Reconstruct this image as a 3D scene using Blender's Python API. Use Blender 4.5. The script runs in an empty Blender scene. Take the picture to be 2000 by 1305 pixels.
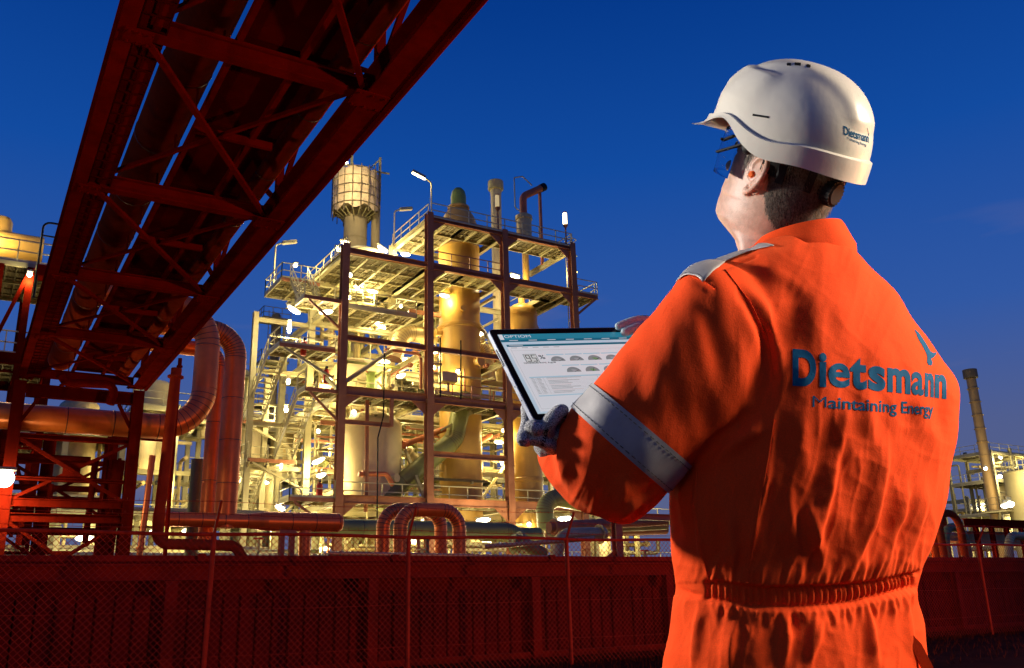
import bpy, bmesh, math, random
import numpy as np
from mathutils import Vector, Matrix
from mathutils.bvhtree import BVHTree
random.seed(7); np.random.seed(7)
SC = bpy.context.scene
COL = SC.collection
# ------------------------------------------------------------------ camera
F_PX, CX, CY = 1740.0, 1000.0, 652.5
_a = np.array([-98-CX, 1204-CY, F_PX]); _a /= np.linalg.norm(_a)
_b = np.array([4003-CX, 1093-CY, F_PX]); _b -= _a*(_a@_b); _b /= np.linalg.norm(_b)
_u = np.cross(_b, _a); _u = -_u if _u[1] > 0 else _u
RW = np.stack([_b, _a, _u])              # camera axes -> world (X along the wall, Y along the pipe bridge, Z up)
CAM = np.array([0.0, 0.0, 1.1])
def c2w(p): return RW @ np.asarray(p, float) + CAM
def c2wd(p): return RW @ np.asarray(p, float)
def ray(px, py): return RW @ np.array([(px-CX)/F_PX, (py-CY)/F_PX, 1.0])
def pl(px, py, ax, val):
    d = ray(px, py); return CAM + d*((val-CAM[ax])/d[ax])
def onY(px, py, Y): return pl(px, py, 1, Y)
def onX(px, py, X): return pl(px, py, 0, X)
def onZ(px, py, Z): return pl(px, py, 2, Z)
def pc(px, py, z): return np.array([(px-CX)/F_PX*z, (py-CY)/F_PX*z, z])
cam = bpy.data.cameras.new('camera'); camo = bpy.data.objects.new('camera', cam); COL.objects.link(camo)
m = Matrix.Identity(4)
cols = [RW @ np.array(v, float) for v in ((1,0,0), (0,-1,0), (0,0,-1))]
for j in range(3):
    for i in range(3): m[i][j] = cols[j][i]
for i in range(3): m[i][3] = CAM[i]
camo.matrix_world = m
cam.sensor_width = 36.0; cam.lens = F_PX/2000*36; cam.clip_start = 0.05; cam.clip_end = 6000
SC.camera = camo
# ------------------------------------------------------------------ dusk sky
W = bpy.data.worlds.new('World'); SC.world = W; W.use_nodes = True
nt = W.node_tree; nt.nodes.clear()
N = nt.nodes.new; L = nt.links.new
tc = N('ShaderNodeTexCoord'); sp = N('ShaderNodeSeparateXYZ'); L(tc.outputs['Generated'], sp.inputs[0])
rmp = N('ShaderNodeValToRGB'); rmp.color_ramp.interpolation = 'LINEAR'
L(sp.outputs['Z'], rmp.inputs[0])
els = rmp.color_ramp.elements
def _el(p, c):
    e = els.new(p); e.color = (*c, 1)
els[0].position = 0.0; els[0].color = (.10, .112, .215, 1); els[1].position = 1.0; els[1].color = (.0006, .022, .17, 1)
_el(.07, (.098, .116, .232)); _el(.16, (.080, .112, .275)); _el(.28, (.030, .098, .37)); _el(.45, (.006, .070, .35)); _el(.60, (.0016, .041, .255))
# a few thin clouds low over the horizon, tinted by the last light
nz = N('ShaderNodeTexNoise'); nz.inputs['Scale'].default_value = 2.6; nz.inputs['Detail'].default_value = 5
mp = N('ShaderNodeMapping'); mp.inputs['Scale'].default_value = (1, 1, 5.5); mp.inputs['Location'].default_value = (.35, .2, .1)
L(tc.outputs['Generated'], mp.inputs[0]); L(mp.outputs[0], nz.inputs['Vector'])
cr = N('ShaderNodeMapRange'); cr.inputs['From Min'].default_value = .61; cr.inputs['From Max'].default_value = .80
L(nz.outputs[0], cr.inputs['Value'])
hr = N('ShaderNodeMapRange'); hr.inputs['From Min'].default_value = .42; hr.inputs['From Max'].default_value = .06
L(sp.outputs['Z'], hr.inputs['Value'])
mu = N('ShaderNodeMath'); mu.operation = 'MULTIPLY'; L(cr.outputs[0], mu.inputs[0]); L(hr.outputs[0], mu.inputs[1])
mx = N('ShaderNodeMix'); mx.data_type = 'RGBA'; mx.inputs['B'].default_value = (.24, .19, .24, 1)
L(mu.outputs[0], mx.inputs['Factor']); L(rmp.outputs[0], mx.inputs['A'])
bg = N('ShaderNodeBackground'); bg.inputs['Strength'].default_value = 1.0; L(mx.outputs['Result'], bg.inputs[0])
wo = N('ShaderNodeOutputWorld'); L(bg.outputs[0], wo.inputs[0])
# ------------------------------------------------------------------ lights of the place, worker's strobes, added lamps
def light(kind, name, pos, energy, color, target=None, **kw):
    ld = bpy.data.lights.new(name, kind); ld.energy = energy*(.56 if kind == 'POINT' else 1); ld.color = color
    for k, v in kw.items(): setattr(ld, k, v)
    o = bpy.data.objects.new(name, ld); COL.objects.link(o); o.location = pos
    if target is not None:
        o.rotation_euler = (Vector(target)-Vector(pos)).to_track_quat('-Z', 'Y').to_euler()
    return o
MAN = c2w((.48, .1, 1.5))
SODIUM = (1.0, .30, .085)
light('SPOT', 'yard_flood_lamp', (18.0, -3.0, .9), 4300, SODIUM, target=(5, 18, 3.0), spot_size=math.radians(125), spot_blend=.6, shadow_soft_size=.35)
light('SPOT', 'added_sodium_flood', (-7.5, 9.0, 1.0), 520, SODIUM, target=(3.5, 18, 7.0), spot_size=math.radians(110), spot_blend=.7, shadow_soft_size=.35)  # unseen lamp added to redden the bridge underside and the left side
light('SPOT', 'key_strobe', c2w((2.6, -1.0, 1.33)), 560, (1.0, .82, .60), target=c2w((.46, .10, 1.50)), spot_size=math.radians(50), spot_blend=.7, shadow_soft_size=.55)  # off-frame studio strobe on the worker's back, not site equipment
light('SPOT', 'rim_strobe', c2w((-1.95, -.5, 2.15)), 380, (1.0, .92, .82), target=c2w((.30, .05, 1.45)), spot_size=math.radians(48), spot_blend=.7, shadow_soft_size=.12)  # off-frame studio strobe edging the worker from the left, not site equipment
light('SPOT', 'added_fill_light', c2w((-1.6, -.2, -1.2)), 11, (1.0, .74, .52), target=c2w((.35, .1, 1.45)), spot_size=math.radians(40), spot_blend=.8, shadow_soft_size=.5)  # unseen weak fill added to lift the worker's shaded side
# ------------------------------------------------------------------ exposure
vs = SC.view_settings; vs.view_transform = 'Standard'; vs.look = 'None'; vs.exposure = 0; vs.gamma = 1; vs.use_curve_mapping = False
SC.cycles.use_denoising = True
SC.cycles.max_bounces = 6; SC.cycles.diffuse_bounces = 3; SC.cycles.glossy_bounces = 3; SC.cycles.transmission_bounces = 6; SC.cycles.transparent_max_bounces = 8
SC.cycles.sample_clamp_indirect = 6
SC.cycles.caustics_reflective = False; SC.cycles.caustics_refractive = False

# ------------------------------------------------------------------ materials
MATS = {}
def mat(name, col, rough=.6, metal=0.0, var=.25, vscale=3.0, bump=0.0, bscale=40.0, stain=None, stain_amt=.35, emit=None, estr=0, spec=None, extra=None, coord='Object'):
    if name in MATS: return MATS[name]
    M = bpy.data.materials.new(name); M.use_nodes = True; t = M.node_tree
    b = t.nodes['Principled BSDF']
    b.inputs['Roughness'].default_value = rough; b.inputs['Metallic'].default_value = metal
    if spec is not None: b.inputs['Specular IOR Level'].default_value = spec
    b.inputs['Base Color'].default_value = (*col, 1)
    n, l = t.nodes.new, t.links.new
    c = n('ShaderNodeTexCoord') if coord != 'Position' else n('ShaderNodeNewGeometry')
    if var > 0:
        z = n('ShaderNodeTexNoise'); z.inputs['Scale'].default_value = vscale; z.inputs['Detail'].default_value = 6; z.inputs['Roughness'].default_value = .62
        l(c.outputs[coord], z.inputs['Vector'])
        r = n('ShaderNodeValToRGB'); r.color_ramp.elements[0].position = .3; r.color_ramp.elements[1].position = .72
        r.color_ramp.elements[0].color = (*[x*(1-var) for x in col], 1); r.color_ramp.elements[1].color = (*[min(1, x*(1+var*.7)) for x in col], 1)
        l(z.outputs[0], r.inputs[0]); src = r.outputs[0]
        if stain:
            mpn = n('ShaderNodeMapping'); mpn.inputs['Scale'].default_value = (1, 1, .18); l(c.outputs[coord], mpn.inputs[0])
            z2 = n('ShaderNodeTexNoise'); z2.inputs['Scale'].default_value = vscale*2.2; z2.inputs['Detail'].default_value = 8; l(mpn.outputs[0], z2.inputs['Vector'])
            q = n('ShaderNodeMapRange'); q.inputs['From Min'].default_value = .52; q.inputs['From Max'].default_value = .72; q.inputs['To Max'].default_value = stain_amt; l(z2.outputs[0], q.inputs['Value'])
            k = n('ShaderNodeMix'); k.data_type = 'RGBA'; l(q.outputs[0], k.inputs['Factor']); l(src, k.inputs['A']); k.inputs['B'].default_value = (*stain, 1); src = k.outputs['Result']
        l(src, b.inputs['Base Color'])
        rr = n('ShaderNodeMapRange'); rr.inputs['To Min'].default_value = max(.03, rough-.1); rr.inputs['To Max'].default_value = min(1, rough+.12); l(z.outputs[0], rr.inputs['Value']); l(rr.outputs[0], b.inputs['Roughness'])
    if bump > 0:
        z3 = n('ShaderNodeTexNoise'); z3.inputs['Scale'].default_value = bscale; z3.inputs['Detail'].default_value = 4; l(c.outputs[coord], z3.inputs['Vector'])
        bp = n('ShaderNodeBump'); bp.inputs['Strength'].default_value = min(1, bump); bp.inputs['Distance'].default_value = .02; l(z3.outputs[0], bp.inputs['Height']); l(bp.outputs[0], b.inputs['Normal'])
    if emit:
        b.inputs['Emission Color'].default_value = (*emit, 1); b.inputs['Emission Strength'].default_value = estr
    if extra: extra(t, b, c)
    MATS[name] = M
    return M

# ------------------------------------------------------------------ mesh helpers
ORG = {}
def _basis(d, up=(0, 0, 1)):
    d = np.asarray(d, float); d = d/np.linalg.norm(d); up = np.asarray(up, float)
    if abs(d@up) > .995*np.linalg.norm(up): up = np.array([0, 1.0, 0]) if abs(d[1]) < .9 else np.array([1.0, 0, 0])
    s = np.cross(d, up); s /= np.linalg.norm(s); t = np.cross(s, d)
    return d, s, t
class MB:
    def __init__(s): s.v = []; s.f = []
    def add(s, vs, fs):
        o = len(s.v); s.v += [tuple(map(float, p)) for p in vs]; s.f += [tuple(i+o for i in q) for q in fs]; return s
    def box(s, c, size):
        c = np.asarray(c, float); h = np.asarray(size, float)/2
        vs = [c+h*np.array(k) for k in ((-1,-1,-1),(1,-1,-1),(1,1,-1),(-1,1,-1),(-1,-1,1),(1,-1,1),(1,1,1),(-1,1,1))]
        return s.add(vs, [(3,2,1,0),(4,5,6,7),(0,1,5,4),(1,2,6,5),(2,3,7,6),(3,0,4,7)])
    def box2(s, lo, hi):
        lo = np.minimum(lo, hi) if False else np.asarray(lo, float); hi = np.asarray(hi, float)
        return s.box((lo+hi)/2, np.abs(hi-lo))
    def bar(s, p0, p1, w, h, up=(0, 0, 1), off=(0, 0)):
        p0 = np.asarray(p0, float); p1 = np.asarray(p1, float); d, a, t = _basis(p1-p0, up)
        p0 = p0+a*off[0]+t*off[1]; p1 = p1+a*off[0]+t*off[1]
        vs = [p+a*i*w/2+t*j*h/2 for p in (p0, p1) for i, j in ((-1,-1),(1,-1),(1,1),(-1,1))]
        return s.add(vs, [(0,1,2,3),(7,6,5,4),(0,4,5,1),(1,5,6,2),(2,6,7,3),(3,7,4,0)])
    def ibeam(s, p0, p1, w, h, t, up=(0, 0, 1)):
        s.bar(p0, p1, w, t, up, (0, h/2-t/2)); s.bar(p0, p1, w, t, up, (0, -h/2+t/2)); s.bar(p0, p1, t*.8, h-2*t, up); return s
    def tube(s, path, r, n=10, caps=True, up=(0, 0, 1), ry=None):
        P = [np.asarray(p, float) for p in path]; k = len(P); rs = r if hasattr(r, '__len__') else [r]*k
        rings = []; prev = None
        for i, p in enumerate(P):
            d = P[min(i+1, k-1)]-P[max(i-1, 0)]
            if prev is None: d0, a, t = _basis(d, up)
            else:
                d0 = d/np.linalg.norm(d); a = prev-d0*(prev@d0); a /= np.linalg.norm(a); t = np.cross(a, d0)
            prev = a
            rings.append([p+rs[i]*(a*math.cos(q)+t*math.sin(q)) for q in [2*math.pi*j/n for j in range(n)]])
        vs = [v for rg in rings for v in rg]; fs = []
        for i in range(k-1):
            for j in range(n): fs.append((i*n+j, i*n+(j+1) % n, (i+1)*n+(j+1) % n, (i+1)*n+j))
        if caps: fs.append(tuple(range(n))[::-1]); fs.append(tuple((k-1)*n+j for j in range(n)))
        return s.add(vs, fs)
    def lathe(s, c, prof, n=24, axis=(0, 0, 1)):
        c = np.asarray(c, float); d, a, t = _basis(axis, (1, 0, 0) if abs(axis[2]) > .9 else (0, 0, 1)); vs = []; fs = []
        for r, h in prof:
            for j in range(n):
                q = 2*math.pi*j/n; vs.append(c+d*h+a*r*math.cos(q)+t*r*math.sin(q))
        for i in range(len(prof)-1):
            for j in range(n): fs.append((i*n+j, (i+1)*n+j, (i+1)*n+(j+1) % n, i*n+(j+1) % n))
        fs.append(tuple(range(n))); fs.append(tuple((len(prof)-1)*n+j for j in range(n))[::-1])
        return s.add(vs, fs)
    def ball(s, c, r, n=12, m=8):
        r = np.asarray(r if hasattr(r, '__len__') else (r, r, r), float); vs = []; fs = []
        for i in range(m+1):
            a = math.pi*i/m
            for j in range(n):
                q = 2*math.pi*j/n; vs.append(np.asarray(c)+r*np.array([math.sin(a)*math.cos(q), math.sin(a)*math.sin(q), math.cos(a)]))
        for i in range(m):
            for j in range(n): fs.append((i*n+j, (i+1)*n+j, (i+1)*n+(j+1) % n, i*n+(j+1) % n))
        return s.add(vs, fs)
    def grid(s, G):                                # G[i][j] points
        r, c = len(G), len(G[0]); vs = [p for row in G for p in row]
        return s.add(vs, [(i*c+j, i*c+j+1, (i+1)*c+j+1, (i+1)*c+j) for i in range(r-1) for j in range(c-1)])
    def build(s, name, material, parent=None, smooth=True, angle=35, bevel=0, origin=None, clean=False):
        me = bpy.data.meshes.new(name)
        org = np.array(ORG.get(parent.name, (0, 0, 0)) if parent else (origin if origin is not None else (0, 0, 0)), float)
        V = np.array(s.v)-org
        me.from_pydata(V.tolist(), [], s.f); me.materials.append(material)
        if clean or bevel:
            bm = bmesh.new(); bm.from_mesh(me); bmesh.ops.remove_doubles(bm, verts=bm.verts, dist=1e-5)
            bmesh.ops.recalc_face_normals(bm, faces=bm.faces); bm.to_mesh(me); bm.free()
        if smooth:
            me.polygons.foreach_set('use_smooth', [True]*len(me.polygons)); me.set_sharp_from_angle(angle=math.radians(angle))
        o = bpy.data.objects.new(name, me); COL.objects.link(o)
        if parent: o.parent = parent
        elif origin is not None: o.location = origin
        ORG[o.name] = tuple(org)
        if bevel:
            bv = o.modifiers.new('bevel', 'BEVEL'); bv.width = bevel; bv.segments = 2; bv.limit_method = 'ANGLE'
        return o
def tag(o, label=None, cat=None, group=None, kind=None):
    if label: o['label'] = label
    if cat: o['category'] = cat
    if group: o['group'] = group
    if kind: o['kind'] = kind
    return o
def thing(name, label, cat, loc=(0, 0, 0), group=None):
    o = bpy.data.objects.new(name, None); COL.objects.link(o); o.location = tuple(map(float, loc)); o.empty_display_size = .2
    ORG[o.name] = tuple(map(float, loc)); return tag(o, label, cat, group)
def piece(proto, parent, pos, rot=(0, 0, 0), name=None):  # another object on the same mesh
    o = bpy.data.objects.new(name or proto.name.split('.')[0], proto.data); COL.objects.link(o); o.parent = parent
    o.location = tuple(np.asarray(pos, float)-np.asarray(ORG[parent.name])); o.rotation_euler = rot; return o
def arc(c, r, a0, a1, u, v, n=8):                 # points on an arc in the plane of u, v
    c = np.asarray(c, float); u = np.asarray(u, float); v = np.asarray(v, float)
    return [c+r*(u*math.cos(q)+v*math.sin(q)) for q in np.linspace(a0, a1, n)]
def bend_path(pts, R, n=7):                       # polyline with rounded corners
    P = [np.asarray(p, float) for p in pts]; out = [P[0]]
    for i in range(1, len(P)-1):
        a = P[i-1]-P[i]; b = P[i+1]-P[i]; la, lb = np.linalg.norm(a), np.linalg.norm(b); a /= la; b /= lb
        ang = math.acos(max(-1, min(1, a@b))); d = min(R/math.tan(ang/2), la*.49, lb*.49); r = d*math.tan(ang/2)
        p0 = P[i]+a*d; bis = (a+b)/np.linalg.norm(a+b); c = P[i]+bis*(r/math.sin(ang/2)); u = (p0-c)/np.linalg.norm(p0-c)
        w = (P[i]+b*d)-c; w = w-u*(w@u); w /= np.linalg.norm(w)
        out += arc(c, r, 0, math.pi-ang, u, w, n)
    out.append(P[-1]); return out
# ------------------------------------------------------------------ shared materials
def _wave_bump(scale, axis, strength, dist=.02, detail=0):
    def ex(t, b, c):
        w = t.nodes.new('ShaderNodeTexWave'); w.bands_direction = axis; w.inputs['Scale'].default_value = scale; w.inputs['Distortion'].default_value = detail
        t.links.new(c.outputs['Object'], w.inputs['Vector']); bp = t.nodes.new('ShaderNodeBump'); bp.inputs['Strength'].default_value = strength; bp.inputs['Distance'].default_value = dist
        t.links.new(w.outputs['Fac'], bp.inputs['Height']); t.links.new(bp.outputs[0], b.inputs['Normal'])
    return ex
M_BRIDGE = mat('red_oxide_steel', (.26, .011, .004), .78, 0, .35, 1.6, .12, 25, stain=(.10, .005, .002), stain_amt=.5, spec=.0)
M_DECK = mat('dark_deck_plate', (.12, .006, .002), .9, 0, .4, 1.2, .2, 14, spec=.0)
M_RAILING = mat('bare_galvanised', (.30, .24, .2), .5, .4, .3, 4)
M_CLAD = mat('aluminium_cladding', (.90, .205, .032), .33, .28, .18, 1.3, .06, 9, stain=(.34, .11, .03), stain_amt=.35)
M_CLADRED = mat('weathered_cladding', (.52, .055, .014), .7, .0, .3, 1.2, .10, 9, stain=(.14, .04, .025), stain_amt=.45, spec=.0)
M_SEAM = mat('cladding_seam', (.16, .07, .045), .5, .5, .2, 4)
M_FENCE = mat('rusty_fence_wire', (.40, .035, .012), .55, .15, .45, 6, spec=.12)
M_WALL = mat('wall_sheet_steel', (.15, .0045, .0025), .7, 0, .6, .8, .25, 6, stain=(.05, .002, .001), stain_amt=.75, spec=.1, coord='Position')
M_WALLBEAM = mat('wall_beam_steel', (.25, .011, .004), .65, 0, .5, 1.1, .2, 12, stain=(.08, .005, .002), stain_amt=.6, spec=.1, coord='Position')
M_GROUND = mat('yard_ground', (.10, .017, .006), 1.0, 0, .5, .7, .6, 3, stain=(.045, .008, .003), spec=.02)
M_GRASS = mat('rough_grass', (.12, .026, .007), .9, 0, .5, 3, spec=.05)
M_FRONT = mat('brown_primer_steel', (.36, .155, .09), .6, 0, .25, .8, .06, 20, stain=(.15, .04, .018), stain_amt=.4, spec=.12)
M_STEEL = mat('cream_paint_steel', (.40, .36, .205), .5, 0, .25, .7, .06, 20, stain=(.26, .18, .09), stain_amt=.5)
M_GRATE = mat('floor_grating', (.20, .165, .085), .6, .2, .3, 1.5, extra=_wave_bump(5, 'X', .9, .04))
M_RAIL = mat('handrail_tube', (.52, .48, .30), .45, .1, .15, 2)
M_RAILBROWN = mat('brown_handrail_tube', (.30, .11, .06), .5, .1, .2, 2)
M_OCHRE = mat('ochre_vessel_paint', (.52, .31, .070), .42, 0, .2, .5, .05, 6, stain=(.30, .15, .04), stain_amt=.45)
M_CREAM = mat('cream_vessel_paint', (.62, .52, .30), .45, 0, .16, .45, .05, 6, stain=(.40, .28, .12), stain_amt=.35)
M_GREEN = mat('green_fitting_paint', (.22, .30, .06), .5, 0, .25, 2)
M_GREENPIPE = mat('olive_pipe_paint', (.20, .21, .07), .45, 0, .25, 1)
M_PIPE = mat('tan_pipe_cladding', (.50, .39, .19), .42, .3, .25, 1.2, .08, 12)
M_CONC = mat('tower_concrete', (.30, .24, .15), .85, 0, .25, .6, .2, 8, stain=(.14, .1, .06))
def _wrap(t, b, c):
    z = t.nodes.new('ShaderNodeTexNoise'); z.inputs['Scale'].default_value = 1.4; z.inputs['Detail'].default_value = 5; t.links.new(c.outputs['Object'], z.inputs['Vector'])
    bp = t.nodes.new('ShaderNodeBump'); bp.inputs['Strength'].default_value = .8; bp.inputs['Distance'].default_value = .25; t.links.new(z.outputs[0], bp.inputs['Height']); t.links.new(bp.outputs[0], b.inputs['Normal'])
M_WRAP = mat('scaffold_sheeting', (.62, .47, .33), .6, 0, .2, .8, extra=_wrap)
M_FARSTEEL = mat('far_plant_steel', (.36, .33, .19), .6, 0, .3, .4)
M_FARDARK = mat('far_dark_steel', (.14, .11, .07), .6, 0, .3, .4)
M_RUST = mat('rusty_orange_steel', (.50, .14, .05), .55, 0, .35, 1, stain=(.2, .07, .03))
M_REDCAN = mat('red_extinguisher_paint', (.42, .02, .015), .35, 0, .1, 3)
M_BLACK = mat('black_plastic', (.008, .008, .009), .6, 0, .1, 5, spec=.2)
M_CHIM = mat('chimney_cladding', (.40, .26, .11), .5, .3, .2, .5, .08, 3, stain=(.25, .16, .07))
M_LAMPBODY = mat('lamp_housing', (.30, .27, .20), .5, .3, .2, 4)
LAMPCOL = (1.0, .78, .28)
M_TUBE = mat('lit_lamp_tube', (1, .95, .8), .4, 0, 0, emit=(1.0, .88, .52), estr=7)
M_TUBEWHITE = mat('lit_lamp_tube_white', (1, 1, .9), .4, 0, 0, emit=(1.0, .95, .72), estr=11)
M_TUBEOFF = mat('dim_lamp_lens', (.45, .38, .2), .3, 0, .1, 4, emit=(1, .75, .35), estr=.5)
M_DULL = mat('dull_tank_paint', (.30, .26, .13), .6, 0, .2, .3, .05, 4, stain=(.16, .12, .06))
# ================================================================== SETTING: ground
g = MB().box((200, 400, -.25), (4000, 4000, .5)).build('ground', M_GROUND, smooth=False); tag(g, kind='structure')
gr = MB(); rg = random.Random(3)
for i in range(16000):
    x = rg.uniform(-2, 34); y = rg.choice([rg.uniform(13.2, 15.4), rg.gauss(13.9, .25), rg.gauss(15.2, .35), rg.uniform(9, 13.5)])
    if y > 15.7: continue
    h = rg.uniform(.03, .14)*(1.5 if rg.random() < .12 else 1); a = rg.uniform(0, 6.28); w = .006; dx, dy = math.cos(a)*w, math.sin(a)*w; lx, ly = rg.gauss(0, .4)*h, rg.gauss(0, .4)*h
    gr.add([(x-dx, y-dy, 0), (x+dx, y+dy, 0), (x+lx, y+ly, h)], [(0, 1, 2)])
tag(gr.build('rough_grass', M_GRASS, smooth=False), 'short rough grass on the dark verge between the wire fence and the steel wall', 'grass', kind='stuff')

# ================================================================== chain link fence
FY = 13.83; FX0, FX1, FH = -3.2, 34.0, 2.17
fence = thing('chain_link_fence', 'rusty chain link fence with leaning barbed wire arms in front of the steel wall', 'fence', (FX0, FY, 0))
posts = [3.18+3.17*i for i in range(-2, 10)]
pp = MB().tube([(0, 0, -.1), (0, 0, FH+.02)], .03, 10).build('post', M_FENCE, fence, origin=None)
# shared meshes are written round their own foot
def local(mb, name, material, **k):
    me_o = mb.build(name, material, None, **k); ORG[me_o.name] = (0, 0, 0); return me_o
bpy.data.objects.remove(pp)
post_p = local(MB().tube([(0, 0, -.1), (0, 0, FH+.02)], .038, 10), 'post', M_FENCE)
arm_p = local(MB().bar((0, 0, FH), (0, -.28, FH+.46), .035, .035, (1, 0, 0)), 'barbed_wire_arm', M_FENCE)
def put(proto, parent, pos, rot=(0, 0, 0)):
    return piece(proto, parent, pos, rot)
rnd = random.Random(11)
for x in posts:
    t = rnd.uniform(-.012, .012)
    put(post_p, fence, (x, FY, 0), (0, t, 0)); put(arm_p, fence, (x, FY, 0), (0, t, 0))
bpy.data.objects.remove(post_p); bpy.data.objects.remove(arm_p)
rail = MB().tube([(x, FY, FH+.012*math.sin(x*1.7)) for x in np.linspace(FX0, FX1, 80)], .027, 8)
rail.build('top_rail', M_FENCE, fence)
for k, (dy, z) in enumerate(((-.06, FH+.1), (-.17, FH+.28), (-.28, FH+.45))):
    mb = MB().tube([(x, FY+dy, z-.03*abs(math.sin((x-3.18)/3.17*math.pi))) for x in np.linspace(FX0, FX1, 110)], .004, 4)
    for x in np.arange(FX0, FX1, .16): mb.bar((x, FY+dy-.015, z-.03), (x, FY+dy+.015, z+.01), .004, .004)
    mb.build('barbed_wire', M_FENCE, fence)
for z in (1.1, .45): MB().tube([(x, FY, z-.02*abs(math.sin((x-3.18)/3.17*math.pi))) for x in np.linspace(FX0, FX1, 100)], .004, 4).build('tension_wire', M_FENCE, fence)
cl = MB(); pitch = .098
def wire(p0, p1):
    cl.tube([p0, p1], .0046, 3, caps=False)
nW = int((FX1-FX0+FH)/pitch)
for i in range(nW):
    for sgn, oy in ((1, .004), (-1, -.004)):
        s0 = FX0-(FH if sgn > 0 else 0)+i*pitch; e0 = s0+FH*sgn if sgn > 0 else s0-FH
        # wire runs from (xa, 0) up to (xb, FH)
        xa, xb = (s0, s0+FH) if sgn > 0 else (s0+FH*0, s0-FH)
        za, zb = .03, FH
        pa = [xa, za]; pb = [xb, zb]
        lo, hi = min(xa, xb), max(xa, xb)
        if hi < FX0 or lo > FX1: continue
        def atx(x): return za+(zb-za)*(x-xa)/(xb-xa)
        if pa[0] < FX0: pa = [FX0, atx(FX0)]
        if pb[0] < FX0: pb = [FX0, atx(FX0)]
        if pa[0] > FX1: pa = [FX1, atx(FX1)]
        if pb[0] > FX1: pb = [FX1, atx(FX1)]
        q = [rnd.gauss(0, .004) for _ in range(2)]
        wire((pa[0], FY+oy+q[0], pa[1]), (pb[0], FY+oy+q[1], pb[1]))
for i in range(int((FX1-FX0)/pitch)):         # knuckles twisted round the top rail
    x = FX0+i*pitch; cl.tube([(x, FY-.026, FH-.02), (x+.02, FY-.02, FH+.024), (x+.05, FY+.02, FH+.02)], .004, 3, caps=False)
tag(cl.build('chain_link', M_FENCE, fence, smooth=False), kind='stuff')

# ================================================================== steel wall behind the fence
WY = 15.9; WX0, WX1 = -3.4, 36.0
wall = thing('steel_wall', 'long dark red sheet steel wall with heavy cap beam behind the wire fence', 'wall', (WX0, WY, 0))
pn_w = .281
def panel_mesh(d):
    return local(MB().add([(0, .05, 0), (.018, d, 0), (.25, d+.004, 0), (.268, .05, 0), (0, .05, 1.33), (.018, d, 1.33), (.25, d+.004, 1.33), (.268, .05, 1.33)],
        [(0, 1, 5, 4), (1, 2, 6, 5), (2, 3, 7, 6), (4, 5, 6, 7)]), 'panel', M_WALL, smooth=False)
protos = [panel_mesh(d) for d in (0, .012, .03)]
i = 0; x = WX0
while x < WX1:
    put(protos[0 if i % 4 else (1 if i % 8 else 2)], wall, (x, WY+rnd.uniform(-.006, .006), 0), (rnd.uniform(-.004, .004), 0, rnd.uniform(-.012, .012))); x += pn_w; i += 1
for p in protos: bpy.data.objects.remove(p)
MB().box(((WX0+WX1)/2, WY+.30, .95), (WX1-WX0, .06, 1.9)).build('backing_sheet', M_WALL, wall, smooth=False)
MB().ibeam((WX0, WY-.02, 1.70), (WX1, WY-.02, 1.70), .30, .26, .03).build('cap_beam', M_WALLBEAM, wall, smooth=False)
MB().box(((WX0+WX1)/2, WY-.02, 1.915), (WX1-WX0, .20, .10)).build('cap_rail', M_WALLBEAM, wall, smooth=False, bevel=.01)
MB().box(((WX0+WX1)/2, WY-.09, .07), (WX1-WX0, .08, .12)).build('base_rail', M_WALLBEAM, wall, smooth=False)
wp = local(MB().ibeam((0, 0, 0), (0, 0, 1.56), .19, .16, .02, up=(0, 1, 0)), 'post', M_WALLBEAM, smooth=False)
cb = local(MB().box((0, -.13, 1.93), (.13, .1, .12)).box((0, -.17, 1.93), (.05, .02, .05)), 'rail_clamp', M_WALLBEAM, smooth=False)
for k in range(-2, 10):
    xx = 3.02+3.5*k
    if WX0 < xx < WX1: put(wp, wall, (xx, WY-.13, 0)); put(cb, wall, (xx+.45, WY-.0, 0))
bpy.data.objects.remove(wp); bpy.data.objects.remove(cb)

# ================================================================== pipe bridge overhead
Y0, Y1, ZB = -4.0, 30.3, 8.0
br = thing('pipe_bridge', 'dark red steel pipe bridge running overhead from the top edge down to its trestle', 'bridge', (2.6, 13, ZB))
MB().ibeam((4.28, Y0, ZB+.2), (4.28, Y1, ZB+.2), .36, .40, .035).build('bottom_chord', M_BRIDGE, br, smooth=False)
MB().ibeam((.95, Y0, ZB+.25), (.95, Y1, ZB+.25), .20, .5, .03).build('bottom_chord', M_BRIDGE, br, smooth=False)
MB().bar((4.34, Y0, ZB+.66), (4.34, Y1, ZB+.66), .11, .12).build('mid_chord', M_BRIDGE, br, smooth=False)
MB().ibeam((4.34, Y0, 10.3), (4.34, Y1, 10.3), .2, .22, .02).build('top_chord', M_BRIDGE, br, smooth=False)
MB().tube([(4.525, Y0, ZB-.0), (4.525, Y1, ZB-.0)], .055, 10).build('conduit', M_BRIDGE, br)
ybs = [5.7+4.87*k-4.87*2 for k in range(0, 8)]; ybs = [y for y in ybs if Y0 < y < Y1]
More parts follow.
